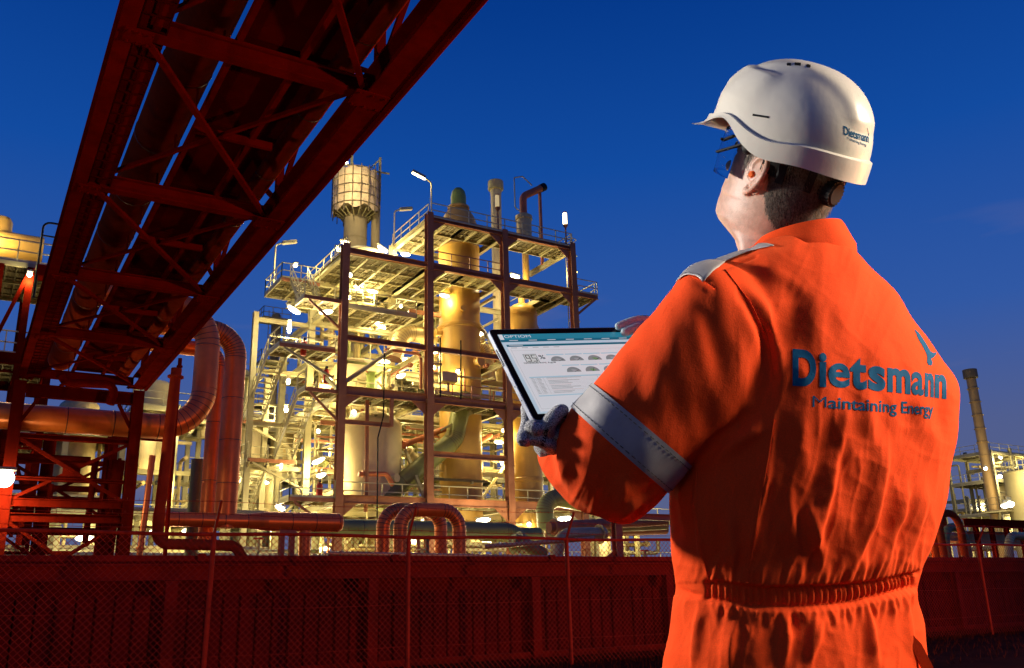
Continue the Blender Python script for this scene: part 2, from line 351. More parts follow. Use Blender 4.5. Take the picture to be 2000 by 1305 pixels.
for y in ybs:
    MB().ibeam((1.06, y, ZB+.16), (4.10, y, ZB+.16), .20, .26, .022).build('cross_beam', M_BRIDGE, br, smooth=False)
    mb = MB().bar((4.34, y, ZB+.40), (4.34, y, 10.2), .12, .14, (1, 0, 0)); mb.build('truss_post', M_BRIDGE, br, smooth=False)
    MB().box((4.18, y, ZB-.012), (.5, .42, .02)).build('gusset_plate', M_BRIDGE, br, smooth=False)
    MB().box((1.10, y, ZB-.012), (.34, .32, .02)).build('gusset_plate', M_BRIDGE, br, smooth=False)
    mb = MB()
    for bx_, by_, sx_, sy_ in ((4.18, y, .19, .16), (1.10, y, .12, .11)):
        for kx in (-1, 0, 1):
            for ky in (-1, 1): mb.tube([(bx_+sx_*kx, by_+sy_*ky, ZB-.022), (bx_+sx_*kx, by_+sy_*ky, ZB-.05)], .021, 6)
    tag(mb.build('bolt_heads', M_BRIDGE, br, smooth=False), kind='stuff')
for a, b in zip(ybs[:-1], ybs[1:]):
    MB().bar((1.2, a+.12, ZB+.10), (4.05, b-.12, ZB+.10), .085, .07).build('diagonal_brace', M_BRIDGE, br, smooth=False)
    MB().bar((4.05, a+.12, ZB+.19), (1.2, b-.12, ZB+.19), .06, .06).build('diagonal_brace', M_BRIDGE, br, smooth=False)
    MB().bar((4.34, a, ZB+.45), (4.34, (a+b)/2, 10.2), .08, .08, (1, 0, 0)).build('truss_brace', M_BRIDGE, br, smooth=False)
    MB().bar((4.34, b, ZB+.45), (4.34, (a+b)/2, 10.2), .08, .08, (1, 0, 0)).build('truss_brace', M_BRIDGE, br, smooth=False)
    MB().bar((2.28, (a+b)/2, ZB+.24), (3.5, (a+b)/2, ZB+.24), .07, .12).build('deck_joist', M_BRIDGE, br, smooth=False)
    MB().box((.98, (a+b)/2, ZB+.3), (.05, .3, .5)).build('stiffener', M_BRIDGE, br, smooth=False)
MB().bar((2.32, Y0, ZB+.33), (2.32, Y1, ZB+.33), .075, .12).build('stringer', M_BRIDGE, br, smooth=False)
MB().bar((3.18, Y0, ZB+.33), (3.18, Y1, ZB+.33), .075, .12).build('stringer', M_BRIDGE, br, smooth=False)
y = Y0
while y < Y1:
    L_ = min(2.42, Y1-y); MB().box((2.95, y+L_/2, ZB+.415+rnd.uniform(0, .012)), (1.28, L_-.012, .02)).build('deck_plate', M_DECK, br, smooth=False); y += 2.42
MB().tube([(2.20, Y0, ZB+1.3), (2.20, Y1, ZB+1.3)], .022, 6).build('handrail', M_BRIDGE, br)
MB().tube([(2.20, Y0, ZB+.9), (2.20, Y1, ZB+.9)], .018, 6).build('handrail', M_BRIDGE, br)
for y in np.arange(Y0+.5, Y1, 1.6): MB().bar((2.20, y, ZB+.3), (2.20, y, ZB+1.3), .035, .03, (1, 0, 0)).build('handrail_post', M_BRIDGE, br, smooth=False)
# cable tray slung along the left chord
MB().box((1.25, (Y0+Y1)/2, ZB+.135), (.37, Y1-Y0, .01)).build('tray_sheet', M_BRIDGE, br, smooth=False)
for xx in (1.08, 1.25, 1.42): MB().bar((xx, Y0, ZB+.12), (xx, Y1, ZB+.12), .018, .035).build('tray_rail', M_DECK, br, smooth=False)
rp = local(MB().box((0, 0, 0), (.36, .022, .02)), 'tray_rung', M_DECK, smooth=False)
for y in np.arange(Y0, Y1, .33): put(rp, br, (1.25, y, ZB+.105))
bpy.data.objects.remove(rp)
for y in np.arange(Y0+.6, Y1, 2.43): MB().bar((1.0, y, ZB+.22), (1.18, y, ZB+.22), .06, .05).build('tray_bracket', M_BRIDGE, br, smooth=False)

def pipe_run(label, pts, r, material, seam=1.25, R=None, name='clad_pipe', cat='pipe', group=None, n=20, esegs=9, seams=True):
    """clad pipe: every straight length and every mitred elbow gore is a part of its own"""
    P = [np.asarray(p, float) for p in pts]; R = R or 2.2*r
    root = thing(name, label, cat, P[0], group)
    dense = []; cur = P[0]; segs = []
    for i in range(1, len(P)):
        if i < len(P)-1:
            bp = bend_path([P[i-1], P[i], P[i+1]], R, esegs+1)[1:-1]
            segs.append(('s', [cur, bp[0]])); segs.append(('e', bp)); cur = bp[-1]
        else: segs.append(('s', [cur, P[i]]))
    for k, q in segs:
        if k == 's':
            Ln = np.linalg.norm(q[1]-q[0])
            if Ln < 1e-3: continue
            c = max(1, round(Ln/seam)); d = (q[1]-q[0])/Ln
            for j in range(c):
                a = q[0]+d*Ln*j/c; b = q[0]+d*Ln*(j+1)/c
                if seams:
                    mb = MB().tube([a, a+d*.02, b-d*.06, b-d*.05, b], [r*.995, r, r, r*1.022, r*1.022], n)
                else: mb = MB().tube([a, b], r, n)
                mb.build('cladding_section', material, root, angle=25)
                if seams: MB().tube([b-d*.012, b+d*.012], r*1.026, n).build('seam_band', M_SEAM, root)
        else:
            for j in range(len(q)-1):
                a, b = q[j], q[j+1]
                # mitred gore: end rings lie in the bisecting planes
                pa = q[max(0, j-1)]; pb = q[min(len(q)-1, j+2)]
                mb = MB(); mb.tube([pa+(a-pa)*.999, a, b, pb+(b-pb)*.001] if 0 < j < len(q)-2 else [a, b], r, n)
                if 0 < j < len(q)-2:
                    mb = MB(); t = MB().tube([pa, a, b, pb], r*(1.0+.008*(j % 2)), n, caps=False)
                    vs = t.v[n:3*n]; fs = [(i2, (i2+1) % n, n+(i2+1) % n, n+i2) for i2 in range(n)]; mb.add(vs, fs)
                mb.build('elbow_gore', material, root, angle=25)
                if seams and j % 1 == 0 and j > 0:
                    t = MB().tube([pa, a, b], r*1.016, n, caps=False); d = (b-pa)/np.linalg.norm(b-pa)
                    ring = [np.array(v) for v in t.v[n:2*n]]; mb2 = MB(); w = .011
                    mb2.add([v-d*w for v in ring]+[v+d*w for v in ring], [(i2, (i2+1) % n, n+(i2+1) % n, n+i2) for i2 in range(n)]); mb2.build('elbow_seam', M_SEAM, root)
    return root
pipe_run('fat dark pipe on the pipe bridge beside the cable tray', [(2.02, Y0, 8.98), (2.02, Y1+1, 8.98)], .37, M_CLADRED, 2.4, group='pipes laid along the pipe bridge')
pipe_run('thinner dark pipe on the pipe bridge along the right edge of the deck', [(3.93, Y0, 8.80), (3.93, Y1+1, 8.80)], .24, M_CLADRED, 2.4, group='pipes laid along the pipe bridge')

# ------------------------------------------------------------------ trestle carrying the bridge
TY = 30.6
M_TRESTLE = mat('shaded_red_steel', (.17, .009, .003), .8, 0, .4, 1.4, .15, 20, stain=(.06, .004, .002), stain_amt=.6, spec=.0)  # same paint as the bridge, the trestle's dimmer light put into the colour
tr = thing('bridge_trestle', 'dark red braced steel trestle standing under the far end of the pipe bridge', 'trestle', (2.6, TY, 0))
for x in (.95, 4.36):
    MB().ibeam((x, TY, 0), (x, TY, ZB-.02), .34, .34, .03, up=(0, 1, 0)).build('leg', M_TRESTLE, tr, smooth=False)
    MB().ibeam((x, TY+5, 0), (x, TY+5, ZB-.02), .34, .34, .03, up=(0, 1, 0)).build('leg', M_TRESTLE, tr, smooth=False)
for z, h in ((7.72, .40), (6.30, .16), (5.02, .10), (4.30, .24), (3.86, .26)):
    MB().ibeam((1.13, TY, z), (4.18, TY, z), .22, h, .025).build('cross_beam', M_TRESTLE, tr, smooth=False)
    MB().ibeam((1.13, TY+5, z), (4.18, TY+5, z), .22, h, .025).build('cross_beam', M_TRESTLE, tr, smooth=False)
for (za, zb), dy in (((6.2, 4.42), .0), ((3.7, 1.6), .0), ((1.5, .1), 0)):
    for yy in (TY, TY+5):
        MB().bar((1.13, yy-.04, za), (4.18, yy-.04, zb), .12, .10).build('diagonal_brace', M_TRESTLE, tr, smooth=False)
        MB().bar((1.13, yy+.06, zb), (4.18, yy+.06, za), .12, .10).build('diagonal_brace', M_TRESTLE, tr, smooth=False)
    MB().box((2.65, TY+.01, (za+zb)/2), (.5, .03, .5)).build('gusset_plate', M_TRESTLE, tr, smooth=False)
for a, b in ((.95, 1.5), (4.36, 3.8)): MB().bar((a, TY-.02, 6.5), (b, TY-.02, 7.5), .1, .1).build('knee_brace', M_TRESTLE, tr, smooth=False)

# ------------------------------------------------------------------ pipes round the trestle
def P_(px, py, Y): return onY(px, py, Y)
def rpx(px, py, Y, hw): return hw/F_PX*float((RW.T@(onY(px, py, Y)-CAM))[2])
A1 = 31.9
z1 = P_(150, 822, A1)[2]; r1 = rpx(150, 822, A1, 27.5); xv = P_(404, 700, A1)[0]
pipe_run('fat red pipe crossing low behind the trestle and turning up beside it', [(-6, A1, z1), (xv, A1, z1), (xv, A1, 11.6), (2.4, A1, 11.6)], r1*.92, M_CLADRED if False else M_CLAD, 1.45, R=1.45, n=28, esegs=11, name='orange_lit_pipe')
A2 = 33.4
x2 = P_(455, 780, A2)[0]; zt = P_(455, 668, A2)[2]
pipe_run('upright clad pipe with a hooked top right of the tall pipe', [(x2, A2, 3.9), (x2, A2, zt+.35), (x2-3.4, A2, zt+.35)], rpx(455, 780, A2, 20.5), M_CLAD, 1.65, R=.98, n=28, esegs=13, name='orange_lit_pipe', group='clad pipes rising by the trestle')
A3 = 34.6
x3 = P_(420, 800, A3)[0]; zt3 = P_(420, 700, A3)[2]
pipe_run('slimmer upright clad pipe between the two fat upright pipes', [(x3, A3, 3.5), (x3, A3, zt3+.3), (x3-3, A3, zt3+.3)], rpx(420, 800, A3, 15), M_CLAD, 1.9, R=.62, n=22, name='orange_lit_pipe', group='clad pipes rising by the trestle')
A4 = 35.4
x4 = P_(385, 930, A4)[0]; pipe_run('dark upright pipe left of the slimmer clad pipe', [(x4, A4, 2.5), (x4, A4, 6.6)], rpx(385, 930, A4, 13), M_GREENPIPE, 2, name='upright_pipe')
HY = 33.2
zh = P_(560, 1019, HY)[2]; rh = rpx(560, 1019, HY, 18.5); xa = P_(300, 1012, HY)[0]; xb = P_(482, 1019, HY)[0]; xm = P_(520, 1019, HY)[0]; xe = P_(668, 1020, HY)[0]
hp = thing('header_vessel', 'orange clad header pipe with a fatter rounded end lying low above the fence', 'pipe', (xa, HY, zh))
r0 = rh*.72; xs = np.linspace(xa, xb, 5)
for a, b in zip(xs[:-1], xs[1:]):
    MB().tube([(a, HY, zh), (b-.05, HY, zh), (b-.04, HY, zh), (b, HY, zh)], [r0, r0, r0*1.02, r0*1.02], 28).build('cladding_section', M_CLAD, hp, angle=25)
    MB().tube([(b-.012, HY, zh), (b+.012, HY, zh)], r0*1.024, 28).build('seam_band', M_SEAM, hp)
MB().tube([(xb, HY, zh), (xm, HY, zh)], [r0, rh], 28).build('reducer', M_CLAD, hp)
xs = np.linspace(xm, xe-rh*.55, 4)
for a, b in zip(xs[:-1], xs[1:]):
    MB().tube([(a, HY, zh), (b-.05, HY, zh), (b-.04, HY, zh), (b, HY, zh)], [rh, rh, rh*1.015, rh*1.015], 28).build('cladding_section', M_CLAD, hp, angle=25)
    MB().tube([(b-.012, HY, zh), (b+.012, HY, zh)], rh*1.02, 28).build('seam_band', M_SEAM, hp)
a = xe-rh*.55; MB().tube([(a+rh*.55*math.sin(q), HY, zh) for q in np.linspace(0, 1.5, 8)], [rh*(.45+.55*math.cos(q)) for q in np.linspace(0, 1.5, 8)], 28).build('end_cap', M_CLAD, hp, angle=60)
for px, w in ((558, .34), (595, .44)):
    xx = P_(px, 1060, HY)[0]
    if w < .4:
        MB().ibeam((xx-.16, HY, 0), (xx-.16, HY, zh-rh-.12), .18, .2, .02, up=(0, 1, 0)).build('support_leg', M_RUST, hp, smooth=False); MB().ibeam((xx+.22, HY, 0), (xx+.22, HY, zh-rh-.12), .18, .2, .02, up=(0, 1, 0)).build('support_leg', M_RUST, hp, smooth=False)
        MB().box((xx, HY, zh-rh-.04), (.62, .5, .16)).build('saddle', M_RUST, hp, smooth=False)
    else: MB().tube([(xx, HY, 0), (xx, HY, zh-rh*.9)], w/2, 18).build('support_leg', M_CLAD, hp)
# goal-post expansion loops
def loop(label, pxl, pxr, Y, hw, ztop=996):
    zt = P_((pxl+pxr)/2, ztop, Y)[2]; r = rpx(pxl, 1040, Y, hw); a = P_(pxl, 1045, Y)[0]; b = P_(pxr, 1045, Y)[0]
    pipe_run(label, [(a, Y, .0), (a, Y, zt), (b, Y, zt), (b, Y, 0)], r, M_CLAD, 1.1, R=.72, n=22, esegs=8, name='pipe_loop', group='clad pipe loops behind the fence')
loop('nearer clad pipe loop shaped like a goal post behind the fence', 782, 897, 31.0, 14)
loop('farther clad pipe loop shaped like a goal post behind its twin', 748, 861, 33.0, 13.2)
# small pipes low behind the fence
def spipe(label, pts, r, material=M_CLADRED, R=None, name='small_pipe', cat='pipe', group=None):
    t = thing(name, label, cat, pts[0], group); MB().tube(bend_path(pts, R or 2.2*r, 7), r, 12).build('pipe_body', material, t, angle=50)
    for q in (pts[0], pts[-1]):
        pass
    p0, p1 = np.asarray(pts[0], float), np.asarray(pts[1], float); d = (p1-p0)/np.linalg.norm(p1-p0)
    MB().tube([p0+d*.25, p0+d*.31], r*1.5, 12).build('flange', material, t)
    return t
Yl = 29.5
spipe('dark red pipe dropping past the trestle and running low behind the fence', [P_(345, 720, Yl), P_(312, 1000, Yl), P_(305, 1062, Yl), P_(460, 1066, Yl), P_(485, 1110, Yl)], rpx(330, 900, Yl, 10.5), M_CLADRED, .35)
spipe('thin dark pipe beside the dropping red pipe', [P_(352, 700, 30.0), P_(322, 1085, 30.0)], rpx(330, 900, 30, 4), M_BRIDGE)
spipe('short orange upright pipe at the foot of the trestle', [P_(272, 1090, 29.4), P_(298, 890, 29.4)], rpx(280, 1000, 29.4, 6), M_CLAD)
for k, (px, lab) in enumerate(((188, 'inner dark pipe leg under the bridge, right of the brace'), (166, 'middle dark pipe leg under the bridge, behind the brace'), (212, 'fattest dark pipe leg under the bridge, near the right trestle leg'))):
    spipe(lab, [P_(px, 1060, 32.6), (P_(px, 1060, 32.6)[0]+.05, 32.6, 6.0)], rpx(px, 1000, 32.6, (5, 6, 12)[k]), M_DECK, group='dark pipe legs under the bridge')
spipe('bent red pipe with a hook under the end of the bridge', [P_(120, 733, 30), P_(128, 748, 30), P_(228, 752, 30), P_(215, 790, 30)], .13, M_BRIDGE, .25)
spipe('tan pipe lying along the top of the steel wall', [P_(640, 1081, 17.2), P_(1245, 1092, 17.2)], .045, M_PIPE)

RD2 = random.Random(21)
for k in range(22):
    x = RD2.uniform(-3.0, 5.0); y = RD2.uniform(32.3, 38.5); r = RD2.choice((.06, .09, .12, .17, .22)); zt = RD2.uniform(4.6, 7.6)
    if 1 < x < 4.3 and k % 2: x -= 3.2
    pts = [(x, y, 0), (x, y, zt)]
    if k % 3 == 0: pts.append((x+RD2.choice((-1, 1))*RD2.uniform(1, 3), y, zt))
    spipe('%s dark riser pipe %s, %s behind the trestle' % ('fat' if r > .15 else 'slim' if r > .08 else 'thin', ('bent over at '+('the top' if zt > 6 else 'mid height')) if len(pts) > 2 else 'standing straight', 'far left' if x < -1 else 'left' if x < 1 else 'centre' if x < 3 else 'right'), pts, r, RD2.choice((M_DECK, M_DECK, M_GREENPIPE)), 2.3*r, name='riser_pipe', group='dark riser pipes behind the trestle')
for k in range(12):
    z = RD2.uniform(2.2, 7.6); y = RD2.uniform(31.6, 37.5); r = RD2.choice((.06, .1, .14)); a = RD2.uniform(-6, 0); b = a+RD2.uniform(3, 6)
    spipe('%s dark pipe running sideways %s, %s behind the trestle' % ('slim' if r > .08 else 'thin', 'high up' if z > 6 else 'low down' if z < 3.6 else 'half way up', 'left' if a < -2.5 else 'right'), [(a, y, z), (b, y, z)]+([(b, y, z-1.2)] if k % 2 else []), r, M_DECK, 2.3*r, name='cross_pipe', group='dark pipes crossing behind the trestle')
# ================================================================== main process structure
XS = [19.2, 25.28, 31.35, 37.4]; YS = [52.0, 58.3, 64.6]
Z7, Z14, Z17, Z23, Z27 = 7.3, 14.05, 17.5, 23.45, 27.05
ps = thing('process_structure', 'tall open steel process structure with brown front columns and lit cream decks', 'plant structure', (19.2, 52, 0))
tops = {(0, 0): 23.9, (1, 0): 27.4, (2, 0): 27.3, (3, 0): 27.4, (0, 1): 23.4, (1, 1): 27.3, (2, 1): 27.2, (3, 1): 23.4, (0, 2): 20.6, (1, 2): 23.4, (2, 2): 23.4, (3, 2): 23.4}
for (i, j), zt in tops.items():
    x, y = XS[i], YS[j]
    if j == 0:
        MB().bar((x, y-.24, 0), (x, y-.24, zt), .46, .035, (0, 1, 0)).bar((x, y+.24, 0), (x, y+.24, zt), .46, .035, (0, 1, 0)).bar((x, y, 0), (x, y, zt), .05, .445, (0, 1, 0)).build('column', M_FRONT, ps, smooth=False)
        for zz in (Z7, Z14, Z23):
            if zz < zt: MB().box((x, y-.27, zz), (.5, .03, .9)).build('splice_plate', M_FRONT, ps, smooth=False)
    else: MB().ibeam((x, y, 0), (x, y, zt), .44, .44, .035, up=(0, 1, 0)).build('column', M_STEEL, ps, smooth=False)
def beam(p, q, h=.36, w=.26, m=None, name='beam'):
    return MB().ibeam(p, q, w, h, .03).build(name, m or M_STEEL, ps, smooth=False)
def railing(p, q, post=1.5, h=1.1, m=None, parent=None, name='handrail'):
    p = np.asarray(p, float); q = np.asarray(q, float); n = max(1, round(np.linalg.norm(q-p)/post)); mb = MB()
    for k in range(n+1):
        c = p+(q-p)*k/n; mb.bar(c, c+(0, 0, h), .055, .055, (1, 0, 0))
    for hh in (h, h*.52): mb.bar(p+(0, 0, hh), q+(0, 0, hh), .055, .055)
    mb.bar(p+(0, 0, .09), q+(0, 0, .09), .015, .14)
    return mb.build(name, m or M_RAIL, parent or ps, smooth=False)
def deck(x0, x1, y0, y1, z, rails='', step=1.25, parent=None, m=None, brown=False):
    pa = parent or ps; m = m or M_STEEL
    MB().box(((x0+x1)/2, (y0+y1)/2, z), (x1-x0, y1-y0, .05)).build('floor_grating', M_GRATE, pa, smooth=False)
    nj = max(1, round((x1-x0)/step/1.6)); 
    for k in range(1, nj+1):
        xx = x0+(x1-x0)*k/(nj+1); MB().ibeam((xx, y0, z-.15), (xx, y1, z-.15), .14, .22, .02).build('joist', m, pa, smooth=False)
    nk = max(1, round((y1-y0)/2.2))
    for k in range(1, nk):
        yy = y0+(y1-y0)*k/nk; MB().bar((x0, yy, z-.11), (x1, yy, z-.11), .08, .14).build('joist', m, pa, smooth=False)
    mb = MB()
    for xx in np.arange(x0+.2, x1-.1, .42): mb.bar((xx, y0+.05, z-.065), (xx, y1-.05, z-.065), .05, .08)
    for yy in np.arange(y0+.4, y1-.1, .9): mb.bar((x0+.05, yy, z-.06), (x1-.05, yy, z-.06), .04, .06)
    tag(mb.build('grating_bars', M_GRATE, pa, smooth=False), kind='stuff')
    for (a, b) in (((x0, y0), (x1, y0)), ((x1, y0), (x1, y1)), ((x1, y1), (x0, y1)), ((x0, y1), (x0, y0))):
        MB().bar((*a, z-.10), (*b, z-.10), .09, .24).build('edge_channel', (M_FRONT if brown and a[1] == b[1] == y0 else m), pa, smooth=False)
    S = {'f': ((x0, y0), (x1, y0)), 'b': ((x0, y1), (x1, y1)), 'l': ((x0, y0), (x0, y1)), 'r': ((x1, y0), (x1, y1))}
    for c in rails:
        a, b = S[c]; railing((*a, z), (*b, z), parent=pa)
# front frame, brown
for (i, z, h) in ((0, Z7, .5), (1, Z7, .5), (2, Z7, .5), (0, Z14, .56), (1, Z14, .56), (2, Z14, .5), (0, Z17, .34), (1, Z17, .34), (2, Z17, .34), (0, Z23, .36), (1, Z23, .46), (2, Z23, .42), (1, Z27, .42), (2, Z27, .42), (1, 10.4, .36)):
    beam((XS[i]+.24, YS[0], z), (XS[i+1]-.24, YS[0], z), h, .28, M_FRONT)
    if h >= .42:
        for s, xx in ((1, XS[i]+.25), (-1, XS[i+1]-.25)):
            MB().add([(xx, 51.98, z-h/2), (xx+s*1.0, 51.98, z-h/2), (xx, 51.98, z-h/2-.85), (xx, 52.02, z-h/2), (xx+s*1.0, 52.02, z-h/2), (xx, 52.02, z-h/2-.85)], [(0, 1, 2), (3, 5, 4), (1, 4, 5, 2)]).build('haunch', M_FRONT, ps, smooth=False)
# rear and side frame, cream
for j in (1, 2):
    for i in range(3):
        for z in (Z7, Z14, Z17, 20.4, Z23):
            beam((XS[i]+.23, YS[j], z-.2), (XS[i+1]-.23, YS[j], z-.2), .4)
for i in range(4):
    for j in range(2):
        for z in (Z7, Z14, Z17, 20.4, Z23, Z27):
            if z == Z27 and (j == 1 or i not in (1, 2, 3)): continue
            if z == 20.4 and i == 3: continue
            if z == 20.4 and j == 0 and i in (1, 2): continue
            beam((XS[i], YS[j]+.27, z-.17), (XS[i], YS[j+1]-.27, z-.17), .42, .28)
# cream diagonal braces
for (i, j, a, b) in ((0, 0, Z14, Z17), (1, 0, Z7, Z14), (1, 1, Z17, Z23), (2, 0, Z17, Z23), (0, 1, Z7, Z14), (3, 0, Z14, Z23)):
    MB().bar((XS[i]+.02, YS[j]+.4, a), (XS[i]+.02, YS[j+1]-.4, b-.3), .2, .2).build('diagonal_brace', M_STEEL, ps, smooth=False)
for (i, j, a, b) in ((0, 1, Z14, Z17), (1, 1, 20.4, Z23), (0, 2, Z7, Z14), (2, 1, Z7, Z14), (1, 2, Z14, 20.4)):
    MB().bar((XS[i]+.4, YS[j]+.02, a), (XS[i+1]-.4, YS[j]+.02, b-.3), .18, .18).build('diagonal_brace', M_STEEL, ps, smooth=False)
# decks
deck(XS[0]+.2, XS[1], 52.2, 64.5, Z23, 'l'); railing((XS[0], 54.0, Z23), (XS[1], 54.0, Z23))
railing((XS[1]+.1, 51.85, Z27), (XS[3], 51.85, Z27)); railing((XS[1], 52.1, Z27), (XS[1], 58.3, Z27)); railing((XS[3], 52, Z27), (XS[3], 54.2, Z27)); railing((XS[2], 54.2, Z27), (XS[3], 54.2, Z27))
deck(XS[1], XS[1]+2.9, 52.2, 58.2, Z27); deck(XS[1]+2.9, XS[2], 52.2, 54.2, Z27); deck(XS[2], XS[3], 52.2, 54.2, Z27)
deck(XS[1]+2.9, XS[2], 57.8, 58.6, Z27, 'b')
deck(XS[1], XS[1]+2.9, 52.2, 64.5, Z23); deck(XS[1]+2.9, XS[2], 52.2, 54.3, Z23); deck(XS[1]+2.9, XS[2], 57.7, 64.5, Z23); railing((XS[1]+.2, 51.85, Z23), (XS[2], 51.85, Z23), m=M_RAILBROWN)
deck(XS[2]+1.2, XS[3]+2.2, 52.2, 54.4, Z23, 'r', brown=True); deck(XS[2]+4.6, XS[3], 54.4, 60.5, Z23, 'rl'); railing((XS[3], 51.9, Z23), (XS[3]+2.2, 51.9, Z23)); railing((XS[2]+3.4, 54.4, Z23), (XS[3], 54.4, Z23))
MB().bar((XS[3]+.2, 52.1, 21.6), (XS[3]+2.1, 52.1, 23.2), .16, .16).build('knee_brace', M_FRONT, ps, smooth=False)
MB().ibeam((XS[3]+.2, 52.0, Z23-.1), (XS[3]+2.3, 52.0, Z23-.1), .2, .36, .025).build('beam', M_FRONT, ps, smooth=False)
deck(XS[0], XS[1], 60.2, 64.5, Z17, 'f'); deck(XS[0]+.1, XS[1], 54, 58, 20.4, 'f'); deck(XS[1], XS[2], 59.6, 64.5, Z17, 'f')
deck(XS[0], XS[1], 52.2, 54.6, Z14); railing((XS[0]+.2, 53.8, Z14), (XS[1], 53.8, Z14)); deck(XS[0], XS[1], 58.3, 64.5, Z14, 'f')
deck(XS[1], XS[2], 52.2, 54.2, Z14); railing((XS[1]+.2, 51.85, Z14), (XS[2], 51.85, Z14), m=M_RAILBROWN); deck(XS[1], XS[2], 58, 64.5, Z14, 'f')
deck(XS[2], XS[3], 52.2, 54.0, Z14, 'f'); deck(XS[2], XS[3], 58, 64.5, Z14)
for i in range(3):
    deck(XS[i], XS[i+1], 52.2, 54.0, Z7); deck(XS[i], XS[i+1], 58.4, 64.5, Z7, 'f'); railing((XS[i]+.3, 52.4, Z7), (XS[i+1]-.3, 52.4, Z7), m=M_RAIL if i else M_RAIL)
# small brown frame in front of the white tank
MB().ibeam((XS[0]+.24, 51.95, 12.05), (22.5, 51.95, 12.05), .16, .28, .02).build('beam', M_FRONT, ps, smooth=False); MB().ibeam((22.6, 51.95, 11.95), (22.6, 51.95, Z14-.28), .2, .2, .02, (0, 1, 0)).build('hanger', M_FRONT, ps, smooth=False)
# secondary members between the decks
RS = random.Random(12)
for k in range(190):
    i, j = RS.choice((0, 0, 1, 1, 2)), RS.choice((0, 1, 1)); za, zb = RS.choice(((.5, Z7), (Z7, Z14), (Z7, Z14), (Z14, Z17), (Z17, Z23))); x0, x1, y0, y1 = XS[i]+.4, XS[i+1]-.4, YS[j]+(2.2 if j == 0 else .3), YS[j+1]-.3
    x, y, z = RS.uniform(x0, x1), RS.uniform(y0, y1), RS.uniform(za+.4, zb-.5); t = RS.random(); w = RS.choice((.09, .12, .16, .2)); mm = RS.choice((M_STEEL, M_STEEL, M_STEEL, M_FRONT, M_GRATE))
    if t < .3: MB().bar((x0, y, z), (x1, y, z), w, w*1.4).build('secondary_beam', mm, ps, smooth=False)
    elif t < .5: MB().bar((x, y0, z), (x, y1, z), w, w*1.4).build('secondary_beam', mm, ps, smooth=False)
    elif t < .75: MB().bar((x, y, za), (x, y, zb-.2), w, w, (1, 0, 0)).build('secondary_post', mm, ps, smooth=False)
    elif t < .88: a = RS.uniform(x0, x1-1.6); railing((a, y, z), (min(x1, a+RS.uniform(1.4, 3)), y, z), 1.0)
    else: MB().bar((x, y, z-.8), (RS.uniform(x0, x1), y, z+.8), w*.7, w*.7).build('secondary_brace', mm, ps, smooth=False)
# stairs zigzag up the left side
tread_p = local(MB().box((0, 0, 0), (1.16, .27, .05)), 'tread', M_STEEL, smooth=False)
def stairs(label, xc, ya, za, yb, zb, w=1.2):
    s = thing('stair_flight', label, 'stairs', (xc, ya, za), 'stair flights on the left side of the structure')
    n = max(6, int(abs(za-zb)/.27))
    for k in range(1, n): put(tread_p, s, (xc, ya+(yb-ya)*k/n, za+(zb-za)*k/n))
    for sd in (-1, 1):
        xx = xc+sd*w/2; MB().bar((xx, ya, za), (xx, yb, zb), .07, .30).build('stringer', M_STEEL, s, smooth=False)
        mb = MB(); p = np.array((xx, ya, za)); q = np.array((xx, yb, zb))
        for k in range(6):
            c = p+(q-p)*k/5; mb.bar(c, c+(0, 0, 1.05), .05, .05, (1, 0, 0))
        for hh in (1.05, .55): mb.bar(p+(0, 0, hh), q+(0, 0, hh), .055, .055)
        mb.build('handrail', M_RAIL, s, smooth=False)
    return s
def landing(label, x0, x1, y0, y1, z, rails, brace=None):
    s = thing('stair_landing', label, 'landing', (x0, y0, z), 'landings on the left side of the structure'); deck(x0, x1, y0, y1, z, rails, parent=s, brown=True)
    if brace: MB().bar((x0+.3, y0+.05, z-.25), (XS[0]-.2, y0+.05, z-1.9), .14, .14).build('knee_brace', M_FRONT if brace == 2 else M_STEEL, s, smooth=False)
    return s
landing('topmost stair landing beside the upper left deck', 16.4, 19.1, 56.6, 60.5, 22.6, 'lfb')
stairs('topmost stair flight leading down from the upper left deck', 17.6, 56.6, 22.6, 53.9, 19.95)
landing('brown-edged landing under the topmost stair flight', 16.6, 19.0, 52.0, 53.9, 19.95, 'l', 2)
landing('left landing with a lamp above it and stairs leaving below', 15.4, 19.0, 52.8, 55.2, 16.85, 'lfb', 1)
stairs('outer upper stair flight descending behind the left landing', 15.95, 55.2, 16.7, 60.0, 13.35)
landing('white-railed outer landing at the foot of the outer upper flight', 15.2, 17.4, 60.0, 61.8, 13.3, 'lbf', 1)
landing('brown-edged landing at the middle deck left of the first column', 16.9, 19.0, 52.0, 53.6, 14.0, 'l', 2)
stairs('inner stair flight with dark treads below the middle brown landing', 17.55, 53.6, 13.9, 57.9, 10.5)
landing('lower landing at the foot of the inner stair flight', 15.2, 18.4, 57.9, 59.7, 10.4, 'lb', 1)
stairs('lowest stair flight running down to the ground level deck', 15.9, 57.9, 10.3, 62.0, 6.4)
landing('lowest left landing beside the first brown column', 16.2, 19.0, 52.0, 54.0, 7.3, 'fl', 2)
bpy.data.objects.remove(tread_p)
for (x, y) in ((15.3, 58.4), (16.9, 60.4)):
    MB().ibeam((x, y, 0), (x, y, 20.5 if y < 59 else 16.5), .36, .36, .03, (0, 1, 0)).build('column', M_STEEL, ps, smooth=False)
for z in (10.2, 13.1, 16.7, 20.3): MB().ibeam((15.5, 58.4, z-.3), (19.0, 58.4, z-.3), .2, .3, .02).build('beam', M_STEEL, ps, smooth=False)
